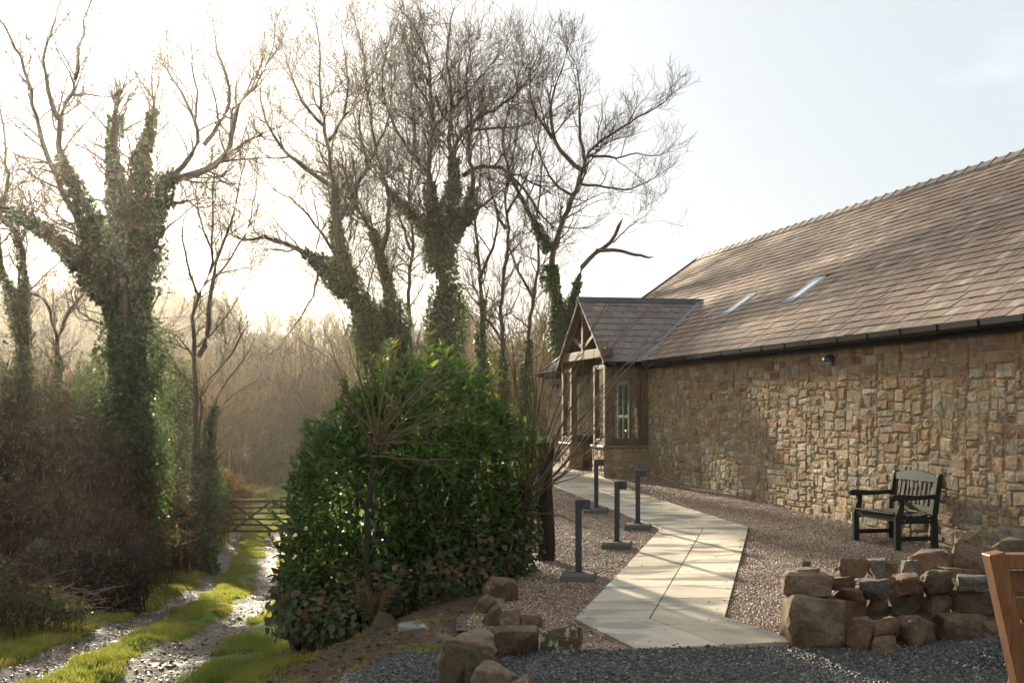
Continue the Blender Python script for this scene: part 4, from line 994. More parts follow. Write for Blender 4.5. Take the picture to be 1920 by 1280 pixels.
# ------------------------------------------------------------------ timber frame at the right edge
fp = np.array((3.45, 8.3, 0.0)); fp[2] = float(dz(fp[0], fp[1])); tf = thing('timber_frame', fp, 'orange-brown slatted timber stand cut off by the right edge', 'wooden stand')
def fpt(x, y, z): return fp + np.array((x, y, z))
def fbar(name, a, b, w, h, up=(0, 1, 0)):
    mb = MB(); mb.bar(fpt(*a), fpt(*b), w, h, up, random.random(), .006); mb.out(name, M['timber'], tf)
HT = 1.05
for sx in (-1, 1): fbar('stile', (sx * .22, .0, -.03), (sx * .455, .0, HT), .10, .15)
fbar('top_rail', (-.40, .0, HT - .05), (.40, .0, HT - .05), .09, .13)
for z in (.865, .70, .535, .37, .205): fbar('slat', (-.18 - .225 * z / HT, .02, z), (.18 + .225 * z / HT, .02, z), .14, .03)
fbar('bottom_rail', (-.17, .0, .07), (.17, .0, .07), .08, .1)
for sx in (-1, 1): fbar('back_leg', (sx * .17, .5, -.03), (sx * .20, .09, HT - .3), .06, .06)

# ------------------------------------------------------------------ old gate post with latch
gp = ground_pt(1022, 1052); gpz = float(yz(gp[0], gp[1])); post = thing('gate_post', (gp[0], gp[1], gpz), 'old dark timber gate post with a metal latch, between shrub and gravel', 'post')
r_ = random.Random(4); mb = MB(); prof = []
V = []; nz_ = 9
for i in range(nz_):
    z = -.1 + 1.46 * i / (nz_ - 1)
    for k in range(8):
        a = k * math.pi / 4 + .3; rr = .098 * (1.12 - .12 * i / nz_) * (1 + r_.uniform(-.10, .10)); V.append((gp[0] + rr * math.cos(a) + .012 * math.sin(i), gp[1] + rr * math.sin(a), gpz + z + (r_.uniform(-.05, .03) if i == nz_ - 1 else 0)))
mb.add(np.array(V), [[(i * 8 + k, i * 8 + (k + 1) % 8, i * 8 + 8 + (k + 1) % 8, i * 8 + 8 + k) for i in range(nz_ - 1) for k in range(8)], [tuple(range((nz_ - 1) * 8, nz_ * 8))]]); mb.out('shaft', M['old_dark_wood'], post)
mb = MB(); q = np.array((gp[0] - .09, gp[1] - .05, gpz + 1.0)); mb.bar(q + (0, 0, -.3), q + (0, 0, .42), .02, .02, (1, 0, 0)); mb.bar(q + (-.03, 0, .42), q + (.14, 0, .45), .02, .03); mb.bar(q + (0, 0, .25), q + (.12, 0, .26), .012, .012); mb.bar(q + (0, 0, .12), q + (.16, 0, .09), .014, .014); mb.out('latch', M['galvanised'], post)

# ------------------------------------------------------------------ field gate
GD = 47.0; ga = np.array(((428 - 960) / F * GD, GD, 0)); gzz = float(gz(ga[0], GD)); gdir = np.array((1, -.02, 0)); gdir /= np.linalg.norm(gdir)
def gp_(t, z): return ga + gdir * t + ZV * (gzz + .14 + z)
gate = thing('field_gate', (ga[0], ga[1], gzz), 'brown wooden five-bar field gate across the track', 'gate')
GL = 3.3
for z in (.0, .22, .42, .63, .83): mb = MB(); mb.bar(gp_(.05, z + .04), gp_(GL, z + .04), .03, .075); mb.out('bar', M['gate_wood'], gate)
mb = MB(); mb.bar(gp_(0, 1.10), gp_(GL, 1.10), .06, .10); mb.out('top_rail', M['gate_wood'], gate)
for t in (.0, GL): mb = MB(); mb.bar(gp_(t, -.03), gp_(t, 1.16), .07, .09, gdir); mb.out('stile', M['gate_wood'], gate)
for (a, b) in (((.05, 1.06), (1.6, .02)), ((1.5, 1.06), (.1, .02)), ((1.55, 1.06), (GL, .30)), ((1.62, .02), (GL, .95))):
    mb = MB(); mb.bar(gp_(a[0], a[1]) - np.array((0, .034, 0)), gp_(b[0], b[1]) - np.array((0, .034, 0)), .03, .075); mb.out('brace', M['gate_wood'], gate)
for t, h, lab in ((-.17, 1.45, 'dark square hanging post left of the field gate'), (GL + .2, 1.4, 'dark gate post right of the field gate, behind the laurel')):
    q = ga + gdir * t; o = MB().bar(q + ZV * (gzz - .3), q + ZV * (gzz + h), .17, .17, (1, 0, 0), .5, .02).out('hanging_post', M['old_dark_wood']); tag(o, lab, 'post')

# ------------------------------------------------------------------ manhole cover
mp0 = at(786, 1207, 11.9); mp0[2] = float(gz(mp0[0], mp0[1])) - .03
mh = thing('manhole_cover', mp0, 'round grey concrete manhole cover in the grass by the boulders', 'manhole cover')
mb = MB(); mb.lathe([(.19, -.06), (.19, .035), (.18, .042), (.155, .042), (.152, .034)], mp0, 28); mb.out('ring', M['concrete'], mh)
mb = MB(); mb.lathe([(.150, .03), (.145, .038), (.001, .040)], mp0, 28); mb.out('lid', M['concrete'], mh)

# ------------------------------------------------------------------ trees
def unit(v): return v / (np.linalg.norm(v) + 1e-9)
def wander(p, d, L, n, wig, up, r):
    pts = [p]; st = L / (n - 1); d = unit(d)
    for _ in range(n - 1):
        d = unit(d + np.array((r.gauss(0, wig), r.gauss(0, wig), r.gauss(0, wig) + up))); p = p + d * st; pts.append(p)
    return np.array(pts)
def side_dir(t, ang, r):
    a = unit(np.cross(t, np.array((0.3, .2, 1.0)) if abs(t[2]) < .9 else np.array((1., 0, 0)))); b = np.cross(t, a); ph = r.uniform(0, 2 * math.pi)
    return t * math.cos(ang) + (a * math.cos(ph) + b * math.sin(ph)) * math.sin(ang)
def smooth_line(P, n):
    P = np.asarray(P, float); s = np.concatenate([[0], np.cumsum(np.linalg.norm(np.diff(P, axis=0), axis=1))]); t = np.linspace(0, s[-1], n)
    Q = np.stack([np.interp(t, s, P[:, k]) for k in range(3)], 1)
    for _ in range(2): Q[1:-1] = (Q[:-2] + 2 * Q[1:-1] + Q[2:]) / 4
    return Q, s[-1]
def grow(limbs, r, k1=2.4, k2=4.8, k3=6.6, lscale=1.0, tipr=.0046, up=.10):
    """limbs: list of (points, radii, first child t). Returns branch and twig polylines"""
    br, brr, tw, twr = [], [], [], []
    def twigs(pts, rad, L):
        n = max(1, int(L * k3 * r.uniform(.7, 1.2)))
        for _ in range(n):
            t = r.uniform(.2, 1); i = min(int(t * (len(pts) - 1)), len(pts) - 2); f = t * (len(pts) - 1) - i
            p = pts[i] * (1 - f) + pts[i + 1] * f; tg = unit(pts[i + 1] - pts[i])
            l = r.uniform(.22, .55) * lscale; q = wander(p, side_dir(tg, r.uniform(.45, .95), r), l, 4, .16, up * 1.3, r)
            tw.append(q); twr.append(np.linspace(tipr * 1.25, tipr * .8, 4))
    def second(pts, rad, L):
        n = max(1, int(L * k2 * r.uniform(.75, 1.2)))
        for _ in range(n):
            t = r.uniform(.15, 1); i = min(int(t * (len(pts) - 1)), len(pts) - 2); tg = unit(pts[i + 1] - pts[i])
            l = L * r.uniform(.28, .55) * (1.15 - .5 * t) + .25; q = wander(pts[i] + (pts[i + 1] - pts[i]) * r.random(), side_dir(tg, r.uniform(.45, .95), r), l, 5, .17, up, r)
            r0 = max(tipr * 1.2, rad[i] * .55); br.append(q); brr.append(np.linspace(r0, tipr, 5)); twigs(q, None, l)
    for P, R_, t0 in limbs:
        if t0 > 1: continue                             # snapped limb: no shoots
        L = np.linalg.norm(np.diff(P, axis=0), axis=1).sum(); n = max(2, int(L * k1 * r.uniform(.85, 1.15)))
        for k in range(n):
            t = t0 + (1 - t0) * (k + r.random()) / n; i = min(int(t * (len(P) - 1)), len(P) - 2); tg = unit(P[i + 1] - P[i])
            rl = R_[i]; l = (0.9 + min(11 * rl, 1.5)) * r.uniform(.5, 1.45) * lscale
            q = wander(P[i] + (P[i + 1] - P[i]) * r.random(), side_dir(tg, r.uniform(.45, 1.15), r), l, 7, .21, up, r)
            r0 = min(rl * .55, .035); br.append(q); brr.append(np.linspace(max(r0, tipr * 1.6), tipr, 7)); second(q, np.linspace(r0, tipr, 7), l)
        for _ in range(3):                             # spray at the end of the limb
            q = wander(P[-1], unit(P[-1] - P[-2]) + np.array((r.gauss(0, .3), r.gauss(0, .3), .1)), r.uniform(.8, 1.5) * lscale, 7, .15, up, r)
            br.append(q); brr.append(np.linspace(max(R_[-1] * .8, tipr * 1.6), tipr, 7)); second(q, np.linspace(R_[-1], tipr, 7), 1.2)
    return br, brr, tw, twr
LIMBS = {}
def tree(name, D, specs, label, cat='tree', seed=0, group=None, grow_kw=None, leaf=.105, ivy_n=1.0, base_px=None, drift=1.6):
    """specs: (pixel polyline, r0, r1, first child t, ivy (t0, t1, fluff) or None)"""
    r = random.Random(seed); limbs = []; ivyL = []
    for i, (px, r0, r1, t0, ivy) in enumerate(specs):
        dr = r.uniform(-drift, drift) if i else 0.0; off = r.uniform(-.2, .2) if i else 0
        n = len(px); P = np.array([at(x, y, D + off + dr * (k / max(n - 1, 1)) ** 1.4) for k, (x, y) in enumerate(px)])
        if i == 0 or px[0][1] >= 670:                  # every stem that starts low stands on the ground
            b = P[0].copy(); b[2] = float(gz(b[0], b[1])) - .15
            if b[2] < P[0][2] - .2: P = np.vstack([b, P])
        Q, L = smooth_line(P, max(10, int(L_ * 3.0)) if (L_ := np.linalg.norm(np.diff(P, axis=0), axis=1).sum()) else 10)
        wob = np.array([[r.gauss(0, .02) for _ in range(3)] for _ in range(len(Q))]); Q[1:-1] += wob[1:-1]
        R_ = (r1 + (r0 - r1) * (1 - np.linspace(0, 1, len(Q))) ** 1.15) * .74
        if i == 0: R_[:2] *= [1.35, 1.15]
        limbs.append((Q, R_, t0)); 
        if ivy: ivyL.append((Q, R_, ivy, L))
    LIMBS[seed] = limbs; base = limbs[0][0][0].copy(); t = thing(name, (base[0], base[1], base[2] + .15), label, cat, group)
    V, Qd, rn = tubes([l[0] for l in limbs], [l[1] for l in limbs], 9); build('trunk', V, [Qd], M['bark'], t, rn, True)
    br, brr, tw, twr = grow(limbs, r, **(grow_kw or {}))
    crown = None
    if br:
        V, Qd, rn = tubes(br + tw, brr + twr, 3); crown = build('crown', V, [Qd], M['twig'], t, rn, True); tag(crown, kind='stuff')
    if ivyL:
        C, Dd, Nn = [], [], []
        for Q, R_, (t0, t1, fl), L in ivyL:
            fl *= .62; n = int(1700 * ivy_n * L * (t1 - t0) * (0.2 + fl)); 
            tt = t0 + (t1 - t0) * RNG.random(n); ii = np.minimum((tt * (len(Q) - 1)).astype(int), len(Q) - 2); f = (tt * (len(Q) - 1) - ii)[:, None]
            p = Q[ii] * (1 - f) + Q[ii + 1] * f; tg = Q[ii + 1] - Q[ii]; tg /= np.linalg.norm(tg, axis=1, keepdims=True)
            o = rdir(n); o -= (o * tg).sum(1, keepdims=True) * tg; o /= np.linalg.norm(o, axis=1, keepdims=True) + 1e-9
            lump = .25 + 1.7 * vnoise(p[:, 2] * 1.6 + o[:, 0] * 1.5, p[:, 0] * 2 + o[:, 1] * 1.5, 1.0, seed)
            taper = np.clip((t1 - tt) / (t1 - t0) * 2.2, .25, 1)
            rad = R_[ii] + fl * lump * taper * RNG.random(n) ** .85
            kp = vnoise(p[:, 2] * 1.3 + o[:, 0] * 1.2 + 5, p[:, 0] * 1.6 + o[:, 1] * 1.2, 1.0, seed + 3) + .5 * (1 - (tt - t0) / (t1 - t0)) > .47
            C.append((p + o * rad[:, None])[kp]); Dd.append((o * .6 + rdir(n) * .7 + np.array((0, 0, -.35)))[kp]); Nn.append((o + rdir(n) * .6)[kp])
        C = np.vstack(C); n = len(C); lv = leaf * RNG.uniform(.6, 1.3, n)
        V, T, q, rn = leaves(C, np.vstack(Dd), np.vstack(Nn), lv, lv * .85); tag(build('ivy', V, [T], M['ivy_leaf'], t, rn), kind='stuff')
    return t
GT = 'tall bare trees'
tree('ivy_tree', 33, [
    ([(238, 760), (236, 620), (226, 500), (216, 380), (214, 290), (216, 215)], .42, .12, .5, (.12, 1, .42)),
    ([(232, 680), (205, 560), (150, 420), (105, 335), (72, 240), (55, 165), (40, 105), (12, 55), (-15, 15)], .26, .04, .35, (.0, .62, .34)),
    ([(205, 560), (190, 470), (165, 390), (112, 300), (108, 225), (140, 165), (148, 120), (146, 80), (158, 42), (168, 10)], .20, .03, .45, (.0, .5, .25)),
    ([(108, 225), (82, 150), (80, 100), (100, 45), (120, -10)], .09, .03, .2, None),
    ([(242, 660), (270, 500), (292, 390), (312, 335), (352, 332), (402, 318), (432, 285), (438, 230), (446, 190), (480, 160), (500, 120)], .27, .04, .5, (.0, .48, .34)),
    ([(298, 350), (345, 308), (382, 272), (366, 225), (352, 190), (330, 165), (315, 135)], .11, .03, .25, (0, .15, .15)),
    ([(382, 272), (415, 230), (440, 190), (428, 145), (410, 110), (404, 75)], .08, .03, .15, None),
    ([(366, 225), (372, 170), (358, 120), (362, 70)], .05, .02, .15, None),
    ([(248, 560), (258, 400), (264, 300), (284, 235), (289, 190)], .16, .05, .5, (.0, .95, .28)),
    ([(300, 372), (330, 385), (352, 372), (368, 388)], .08, .03, .3, (0, .4, .15)),
    ([(200, 560), (150, 490), (95, 440), (45, 408), (-15, 385)], .18, .09, .6, (.0, .9, .22)),
    ([(280, 480), (310, 430), (345, 400)], .06, .02, .3, None),
], 'massive ivy-clad tree on the left with the sun behind it', seed=11, group=GT, ivy_n=1.4, leaf=.11)
tree('ivy_tree', 37, [
    ([(45, 720), (44, 600), (46, 500), (36, 440), (12, 410), (-12, 400)], .2, .1, .5, (.1, .95, .2)),
    ([(48, 640), (20, 560), (4, 510), (-6, 440)], .14, .08, .5, (.0, .9, .16)),
    ([(6, 400), (18, 330), (6, 275), (14, 235), (-8, 190)], .08, .03, .1, None),
    ([(105, 680), (112, 610), (135, 570), (150, 560)], .13, .06, .3, (.2, .7, .08)),
    ([(108, 640), (96, 600), (92, 568), (74, 552), (52, 550)], .07, .03, .2, None),
], 'twin-stemmed ivy-covered tree at the far left edge', seed=12, group=GT, leaf=.08, ivy_n=1.5)
tree('bare_tree', 38, [
    ([(367, 760), (365, 680), (362, 634), (360, 586), (372, 552), (394, 520), (400, 450), (396, 390), (402, 330)], .17, .03, .45, (.0, .3, .12)),
    ([(372, 668), (394, 632), (393, 586), (395, 525), (412, 470), (440, 400), (452, 330)], .12, .025, .4, None),
    ([(375, 711), (418, 690), (440, 655), (452, 628)], .07, .03, .2, None),
    ([(396, 530), (430, 490), (470, 420), (480, 360)], .05, .02, .2, None), ([(372, 555), (350, 500), (340, 430), (352, 380)], .05, .02, .2, None),
    ([(398, 470), (375, 410), (365, 350), (378, 310)], .05, .02, .2, None), ([(372, 650), (420, 600), (455, 545)], .05, .02, .1, None),
], 'slender bare tree with two stems beside the field gate', seed=13, group=GT, grow_kw=dict(k1=2.2, lscale=.85))
tree('ivy_stump', 37, [([(389, 839), (397, 799), (402, 745), (412, 722), (440, 700), (458, 672)], .11, .03, .4, (.0, .75, .28)), ([(405, 760), (440, 735), (480, 715)], .04, .02, .2, None)], 'short leaning ivy-wrapped stem beside the slender bare tree', cat='tree', seed=14, grow_kw=dict(k1=1.6, k2=2, k3=3, lscale=.8))
TD = tree('bare_tree', 42, [
    ([(702, 690), (690, 620), (664, 550), (640, 490), (630, 425), (625, 350), (619, 300), (605, 230), (598, 165), (603, 105), (596, 60)], .30, .03, .4, (.05, .68, .42)),
    ([(655, 535), (600, 490), (545, 458), (490, 442), (455, 450)], .18, .05, .3, (.0, .45, .38)),
    ([(622, 350), (570, 315), (515, 265), (495, 215), (488, 170)], .11, .03, .25, None),
    ([(605, 235), (570, 200), (545, 140), (530, 90)], .08, .02, .15, None), ([(612, 270), (645, 225), (655, 150), (640, 70)], .08, .02, .15, None),
    ([(630, 430), (660, 370), (690, 310), (728, 235), (735, 165)], .1, .025, .25, None),
    ([(748, 680), (730, 560), (716, 480), (700, 430), (665, 385), (650, 330)], .2, .05, .5, (.05, .8, .26)),
    ([(716, 470), (735, 400), (720, 330), (700, 260), (690, 170), (680, 90)], .12, .025, .3, None),
    ([(640, 490), (590, 420), (560, 380), (520, 360)], .08, .025, .2, None),
    ([(600, 492), (592, 540), (570, 590), (545, 620)], .06, .02, .1, None), ([(690, 310), (670, 230), (690, 150)], .06, .02, .1, None),
], 'tall bare tree with ivy and a long low limb reaching left, behind the laurel', seed=15, group=GT, ivy_n=1.5, grow_kw=dict(k1=2.6, lscale=1.2))
TE = tree('bare_tree', 45, [
    ([(838, 700), (834, 600), (828, 500), (820, 430), (806, 360), (803, 310), (812, 240), (806, 180), (806, 115), (788, 62), (752, 20)], .36, .03, .42, (.05, .62, .5)),
    ([(830, 500), (842, 420), (850, 350), (848, 290), (862, 245), (905, 215), (950, 195), (990, 150)], .24, .03, .4, (.0, .5, .3)),
    ([(850, 350), (840, 260), (850, 180), (835, 110), (845, 50), (850, 20)], .12, .025, .2, None),
    ([(845, 450), (880, 390), (892, 330), (872, 290), (890, 230), (870, 160), (882, 100)], .15, .03, .35, (.0, .3, .25)),
    ([(822, 450), (790, 420), (760, 385), (735, 370), (712, 330)], .14, .04, .3, (.0, .8, .28)),
    ([(806, 330), (770, 290), (735, 230), (712, 160), (725, 90)], .10, .025, .2, None),
    ([(868, 330), (905, 305), (950, 318), (985, 355), (1012, 400)], .11, .05, .25, None),
    ([(862, 250), (910, 240), (960, 240), (1000, 230)], .09, .025, .2, None), ([(806, 200), (770, 140), (760, 80)], .07, .02, .1, None),
    ([(812, 240), (850, 200), (900, 150), (930, 110)], .08, .02, .1, None), ([(850, 430), (905, 385), (950, 350)], .1, .03, .2, (0, .4, .2)),
], 'tallest bare tree in the middle, its forked trunk thick with ivy', seed=16, group=GT, ivy_n=1.5, grow_kw=dict(k1=2.6, lscale=1.2))
TF = tree('bare_tree', 45, [
    ([(1058, 700), (1052, 620), (1040, 540), (1031, 470), (1055, 418), (1075, 368), (1094, 320), (1098, 285), (1130, 262), (1165, 240), (1205, 215), (1248, 190)], .28, .025, .5, (.05, .48, .26)),
    ([(1072, 690), (1070, 590), (1078, 535), (1092, 500), (1112, 474), (1152, 455), (1160, 424)], .22, .085, 2, (.0, .7, .18)),
    ([(1118, 470), (1150, 468), (1180, 476), (1212, 482)], .10, .06, 2, None),
    ([(1030, 470), (1000, 410), (965, 350), (945, 290), (940, 240), (960, 190)], .14, .03, .25, (0, .2, .12)),
    ([(1094, 320), (1065, 305), (1035, 262), (1030, 200), (1050, 140), (1062, 100)], .12, .025, .25, None),
    ([(1096, 300), (1085, 240), (1090, 180), (1080, 120)], .09, .02, .2, None), ([(1100, 290), (1150, 300), (1190, 285), (1222, 292)], .07, .02, .2, None),
    ([(1085, 345), (1130, 350), (1180, 360), (1225, 335)], .07, .02, .2, None), ([(1035, 260), (1000, 210), (990, 150), (1010, 100)], .08, .02, .2, None),
    ([(1075, 368), (1040, 350), (1015, 300), (1000, 260)], .08, .025, .2, None), ([(1150, 455), (1185, 420), (1215, 400)], .04, .015, .2, None),
], 'right-hand bare tree with a snapped reddish branch stub near the barn roof', seed=17, group=GT, ivy_n=1.3, grow_kw=dict(k1=2.4, lscale=.95))
tree('bare_tree', 48, [
    ([(772, 690), (765, 560), (776, 450), (764, 350), (782, 260), (768, 170), (780, 110)], .15, .025, .25, (.0, .35, .25)), ([(770, 470), (745, 390), (750, 300), (735, 230)], .07, .02, .15, None), ([(766, 380), (800, 300), (830, 240)], .06, .02, .15, None),
], 'slender bare tree right of the long-limbed tree, behind the laurel', seed=19, group=GT, grow_kw=dict(k1=2.4, lscale=1.1))
tree('bare_tree', 47, [
    ([(945, 690), (938, 560), (956, 450), (944, 360), (966, 280), (975, 200), (965, 140)], .14, .025, .25, (.0, .3, .2)), ([(948, 430), (915, 350), (920, 270), (900, 200)], .07, .02, .15, None), ([(950, 400), (990, 330), (1010, 250), (1030, 190)], .07, .02, .15, None),
], 'slender bare tree left of the tree with the snapped branch', seed=20, group=GT, grow_kw=dict(k1=2.4, lscale=1.1))
tree('bare_tree', 49, [
    ([(905, 720), (903, 560), (896, 480), (890, 390), (905, 310), (900, 240)], .18, .03, .35, (.1, .5, .35)),
    ([(985, 700), (998, 570), (1012, 490), (1004, 410), (1018, 330), (1010, 270)], .15, .03, .3, (.0, .4, .3)), ([(900, 520), (930, 450), (940, 380), (960, 330)], .09, .03, .2, None),
    ([(1000, 560), (965, 500), (950, 430)], .08, .03, .2, None),
], 'thinner bare tree standing between the two big trees behind the laurel', seed=18, group=GT, ivy_n=1.5, grow_kw=dict(k1=2.2))

# ------------------------------------------------------------------ far wood on the hillside
def small_tree(seed, H=6.0, n1=16, n2=5, n3=3, r0=.09, spread=1.0, tip=.016):
    r = random.Random(seed); L = []; Rr = []
    st = wander(np.zeros(3), np.array((r.gauss(0, .08), r.gauss(0, .08), 1.)), H * .8, 8, .06, .03, r); L.append(st); Rr.append(np.linspace(r0, tip * 1.5, 8))
    for _ in range(n1):
        t = r.uniform(.18, 1); i = min(int(t * 7), 6); l = H * r.uniform(.25, .45) * (1.2 - .6 * t) * spread
        q = wander(st[i], side_dir(unit(st[i + 1] - st[i]), r.uniform(.4, .95), r), l, 5, .14, .12, r); L.append(q); Rr.append(np.linspace(tip * 2, tip, 5))
        for _ in range(n2):
            j = r.randint(1, 4); q2 = wander(q[j], side_dir(unit(q[j] - q[j - 1]), r.uniform(.4, .9), r), l * r.uniform(.3, .6), 4, .15, .12, r); L.append(q2); Rr.append(np.linspace(tip * 1.2, tip * .8, 4))
            for _ in range(n3):
                k = r.randint(1, 3); q3 = wander(q2[k], side_dir(unit(q2[k] - q2[k - 1]), r.uniform(.4, .9), r), l * r.uniform(.15, .3), 3, .15, .1, r); L.append(q3); Rr.append(np.linspace(tip, tip * .6, 3))
    V, Q, rn = tubes(L, Rr, 3); return mesh_np('bare_tree_kind', V, [Q], M['wood_twig'], rn, True)
wood = [small_tree(100 + i, 7.0, 18, 5, 4, .17, 1.0, .021) for i in range(7)]
n = 620; y = 66 + RNG.random(n * 2) ** 1.1 * 150; x = RNG.uniform(-95, 40, n * 2) * np.clip(y / 130, .5, 1.3)
keep = (np.abs(x) < .46 * y) & ~((y > 185) & (x > -44)) & ~((y < 88) & (x < 4)) ; x, y = x[keep][:n], y[keep][:n]; k = len(x)
s = RNG.uniform(.65, 1.15, k)
scatter('hillside_wood', np.stack([x, y, gz(x, y, False) - .2], 1), np.stack([0 * x, 0 * x, RNG.uniform(0, 6.28, k)], 1), np.stack([s * RNG.uniform(.9, 1.2, k), s * RNG.uniform(.9, 1.2, k), s], 1), wood, 'hazy brown leafless wood covering the far hillside', 'wood')
conif = []
for i in range(3):
    r = random.Random(50 + i); C = []; H = 7.
    for _ in range(700):
        z = r.random() ** .8 * H; rr = (1 - z / H) * 1.5 * math.sqrt(r.random()) + .05; a = r.uniform(0, 6.28); C.append((rr * math.cos(a), rr * math.sin(a), z))
    C = np.array(C); V, T, q, rn = leaves(C, np.stack([C[:, 0], C[:, 1], -.3 + 0 * C[:, 0]], 1) + rdir(len(C)) * .3, rdir(len(C)) + np.array((0, 0, 1)), np.full(len(C), .6), np.full(len(C), .3)); conif.append(mesh_np('conifer_kind', V, [T], M['ivy_leaf'], rn))
x = RNG.uniform(-100, -48, 120); y = RNG.uniform(205, 235, 120); s = RNG.uniform(.6, 1.1, 120)
scatter('conifer_row', np.stack([x, y, gz(x, y, False) - .3], 1), np.stack([0 * x, 0 * x, x], 1), np.stack([s] * 3, 1), conif, 'row of distant dark conifers along the crest of the hill', 'wood')

# ------------------------------------------------------------------ bare bushes
def bush(name, base, H, spread, n, label, seed, mat='wood_twig', tip=.009, group=None, n2=4, n3=3, cat='bush', lean=(0, 0)):
    r = random.Random(seed); L = []; Rr = []; base = np.array(base, float)
    for _ in range(n):
        a = r.uniform(0, 6.28); d = np.array((math.cos(a) * spread * r.random() + lean[0], math.sin(a) * spread * r.random() + lean[1], 1.)); l = H * r.uniform(.6, 1.1)
        p = base + np.array((r.gauss(0, .12 * H * spread), r.gauss(0, .12 * H * spread), -.1)); q = wander(p, d, l, 8, .07, .0, r); L.append(q); Rr.append(np.linspace(tip * 2.6, tip, 8))
        for _ in range(n2):
            j = r.randint(2, 7); q2 = wander(q[j], side_dir(unit(q[j] - q[j - 1]), r.uniform(.3, .8), r), l * r.uniform(.2, .45), 5, .12, .06, r); L.append(q2); Rr.append(np.linspace(tip * 1.3, tip * .8, 5))
            for _ in range(n3):
                k = r.randint(1, 4); q3 = wander(q2[k], side_dir(unit(q2[k] - q2[k - 1]), r.uniform(.3, .9), r), l * r.uniform(.1, .2), 3, .12, .05, r); L.append(q3); Rr.append(np.linspace(tip, tip * .6, 3))
    V, Q, rn = tubes(L, Rr, 3); t = thing(name, base, label, cat, group); tag(build('stems', V, [Q], M[mat], t, rn, True), kind='stuff'); return t
GB = 'leafless bushes beyond the gate'
for i, (px, d, H, sp, n, lab) in enumerate(((590, 62, 6.4, .75, 60, 'wide leafless bush fanning up beyond the gate, left of the laurel'), (500, 66, 5.2, .7, 46, 'leafless bush behind the gate, between the slender tree and the wide bush'),
                                           (690, 60, 5.6, .7, 46, 'leafless bush half hidden by the left edge of the laurel'), (440, 60, 4.6, .7, 40, 'low brown leafless bush just right of the slender bare tree'),
                                           (330, 58, 5.0, .7, 44, 'leafless bush behind the massive ivy tree'), (780, 64, 6.2, .7, 46, 'leafless bush behind the trunks above the laurel'), (900, 64, 6.5, .7, 46, 'leafless bush between the middle and right-hand trees'),
                                           (1010, 60, 6.2, .6, 40, 'leafless bush behind the right-hand tree near the porch'))):
    d *= 1.3; H *= 1.3; x = (px - 960) / F * d; bush('leafless_bush', (x, d, float(gz(x, d))), H, sp, n, lab, 200 + i, 'wood_twig', .017, GB, 6, 4)
def leaf_mass(ells, n, size, shell=.45, hang=.2):
    """leaf centres through the outer shell of ellipsoids"""
    C, Nn = [], []
    vol = np.array([e[3] * e[4] + e[3] * e[5] + e[4] * e[5] for e in ells]); cnt = (n * vol / vol.sum()).astype(int)
    for (cx, cy_, cz, a, b, c_), k in zip(ells, cnt):
        o = rdir(k); lump = .76 + .34 * vnoise(o[:, 0] * 2.6 + cx * 3, o[:, 2] * 2.6 + o[:, 1] * 1.7, 1.0, 21) + .14 * vnoise(o[:, 0] * 7 + cx * 3, o[:, 2] * 7 + o[:, 1] * 5, 1.0, 22); s = lump * (1 - shell * RNG.random(k) ** 1.6)
        C.append(np.array((cx, cy_, cz)) + o * np.array((a, b, c_)) * s[:, None]); Nn.append(o / np.array((a, b, c_)))
    return np.vstack(C), np.vstack(Nn)
def leafy(name, ells, n, size, mat, label, cat, seed=0, tpl=LEAF_DIA, wr=.8, parent=None, group=None, part='foliage', core=True):
    C, Nn = leaf_mass(ells, n, size); g = gz(C[:, 0], C[:, 1]); k = C[:, 2] > g + .02; C, Nn = C[k], Nn[k]; m_ = len(C)
    Nn /= np.linalg.norm(Nn, axis=1, keepdims=True)
    D = Nn * .5 + rdir(m_) * .6 + np.array((0, 0, -.25)); l = size * RNG.uniform(.6, 1.3, m_)
    V, T, q, rn = leaves(C, D, Nn + rdir(m_) * .5 + np.array((0, 0, .5)), l, l * wr, tpl)
    if parent is None:
        e = ells[0]; parent = thing(name, (e[0], e[1], float(gz(e[0], e[1]))), label, cat, group)
    tag(build(part, V, [T, q], M[mat], parent, rn), kind='stuff')
    if core:
        r = random.Random(seed); L = []; Rr = []
        for (cx, cy_, cz, a, b, c_) in ells:
            z0 = float(gz(cx, cy_))
            for _ in range(10):
                th = r.uniform(0, 6.28); tgt = np.array((cx + a * .8 * math.cos(th) * r.random(), cy_ + b * .8 * math.sin(th) * r.random(), cz + c_ * r.uniform(.2, .85)))
                b0 = np.array((cx + r.gauss(0, .15 * a), cy_ + r.gauss(0, .15 * b), z0 - .05)); mid = (b0 + tgt) / 2 + np.array((r.gauss(0, .1), r.gauss(0, .1), .1)); P, _ = smooth_line([b0, mid, tgt], 8); L.append(P); Rr.append(np.linspace(.03, .008, 8))
        V, Q, rn = tubes(L, Rr, 5); build('stems', V, [Q], M['bark'], parent, rn, True)
    return parent
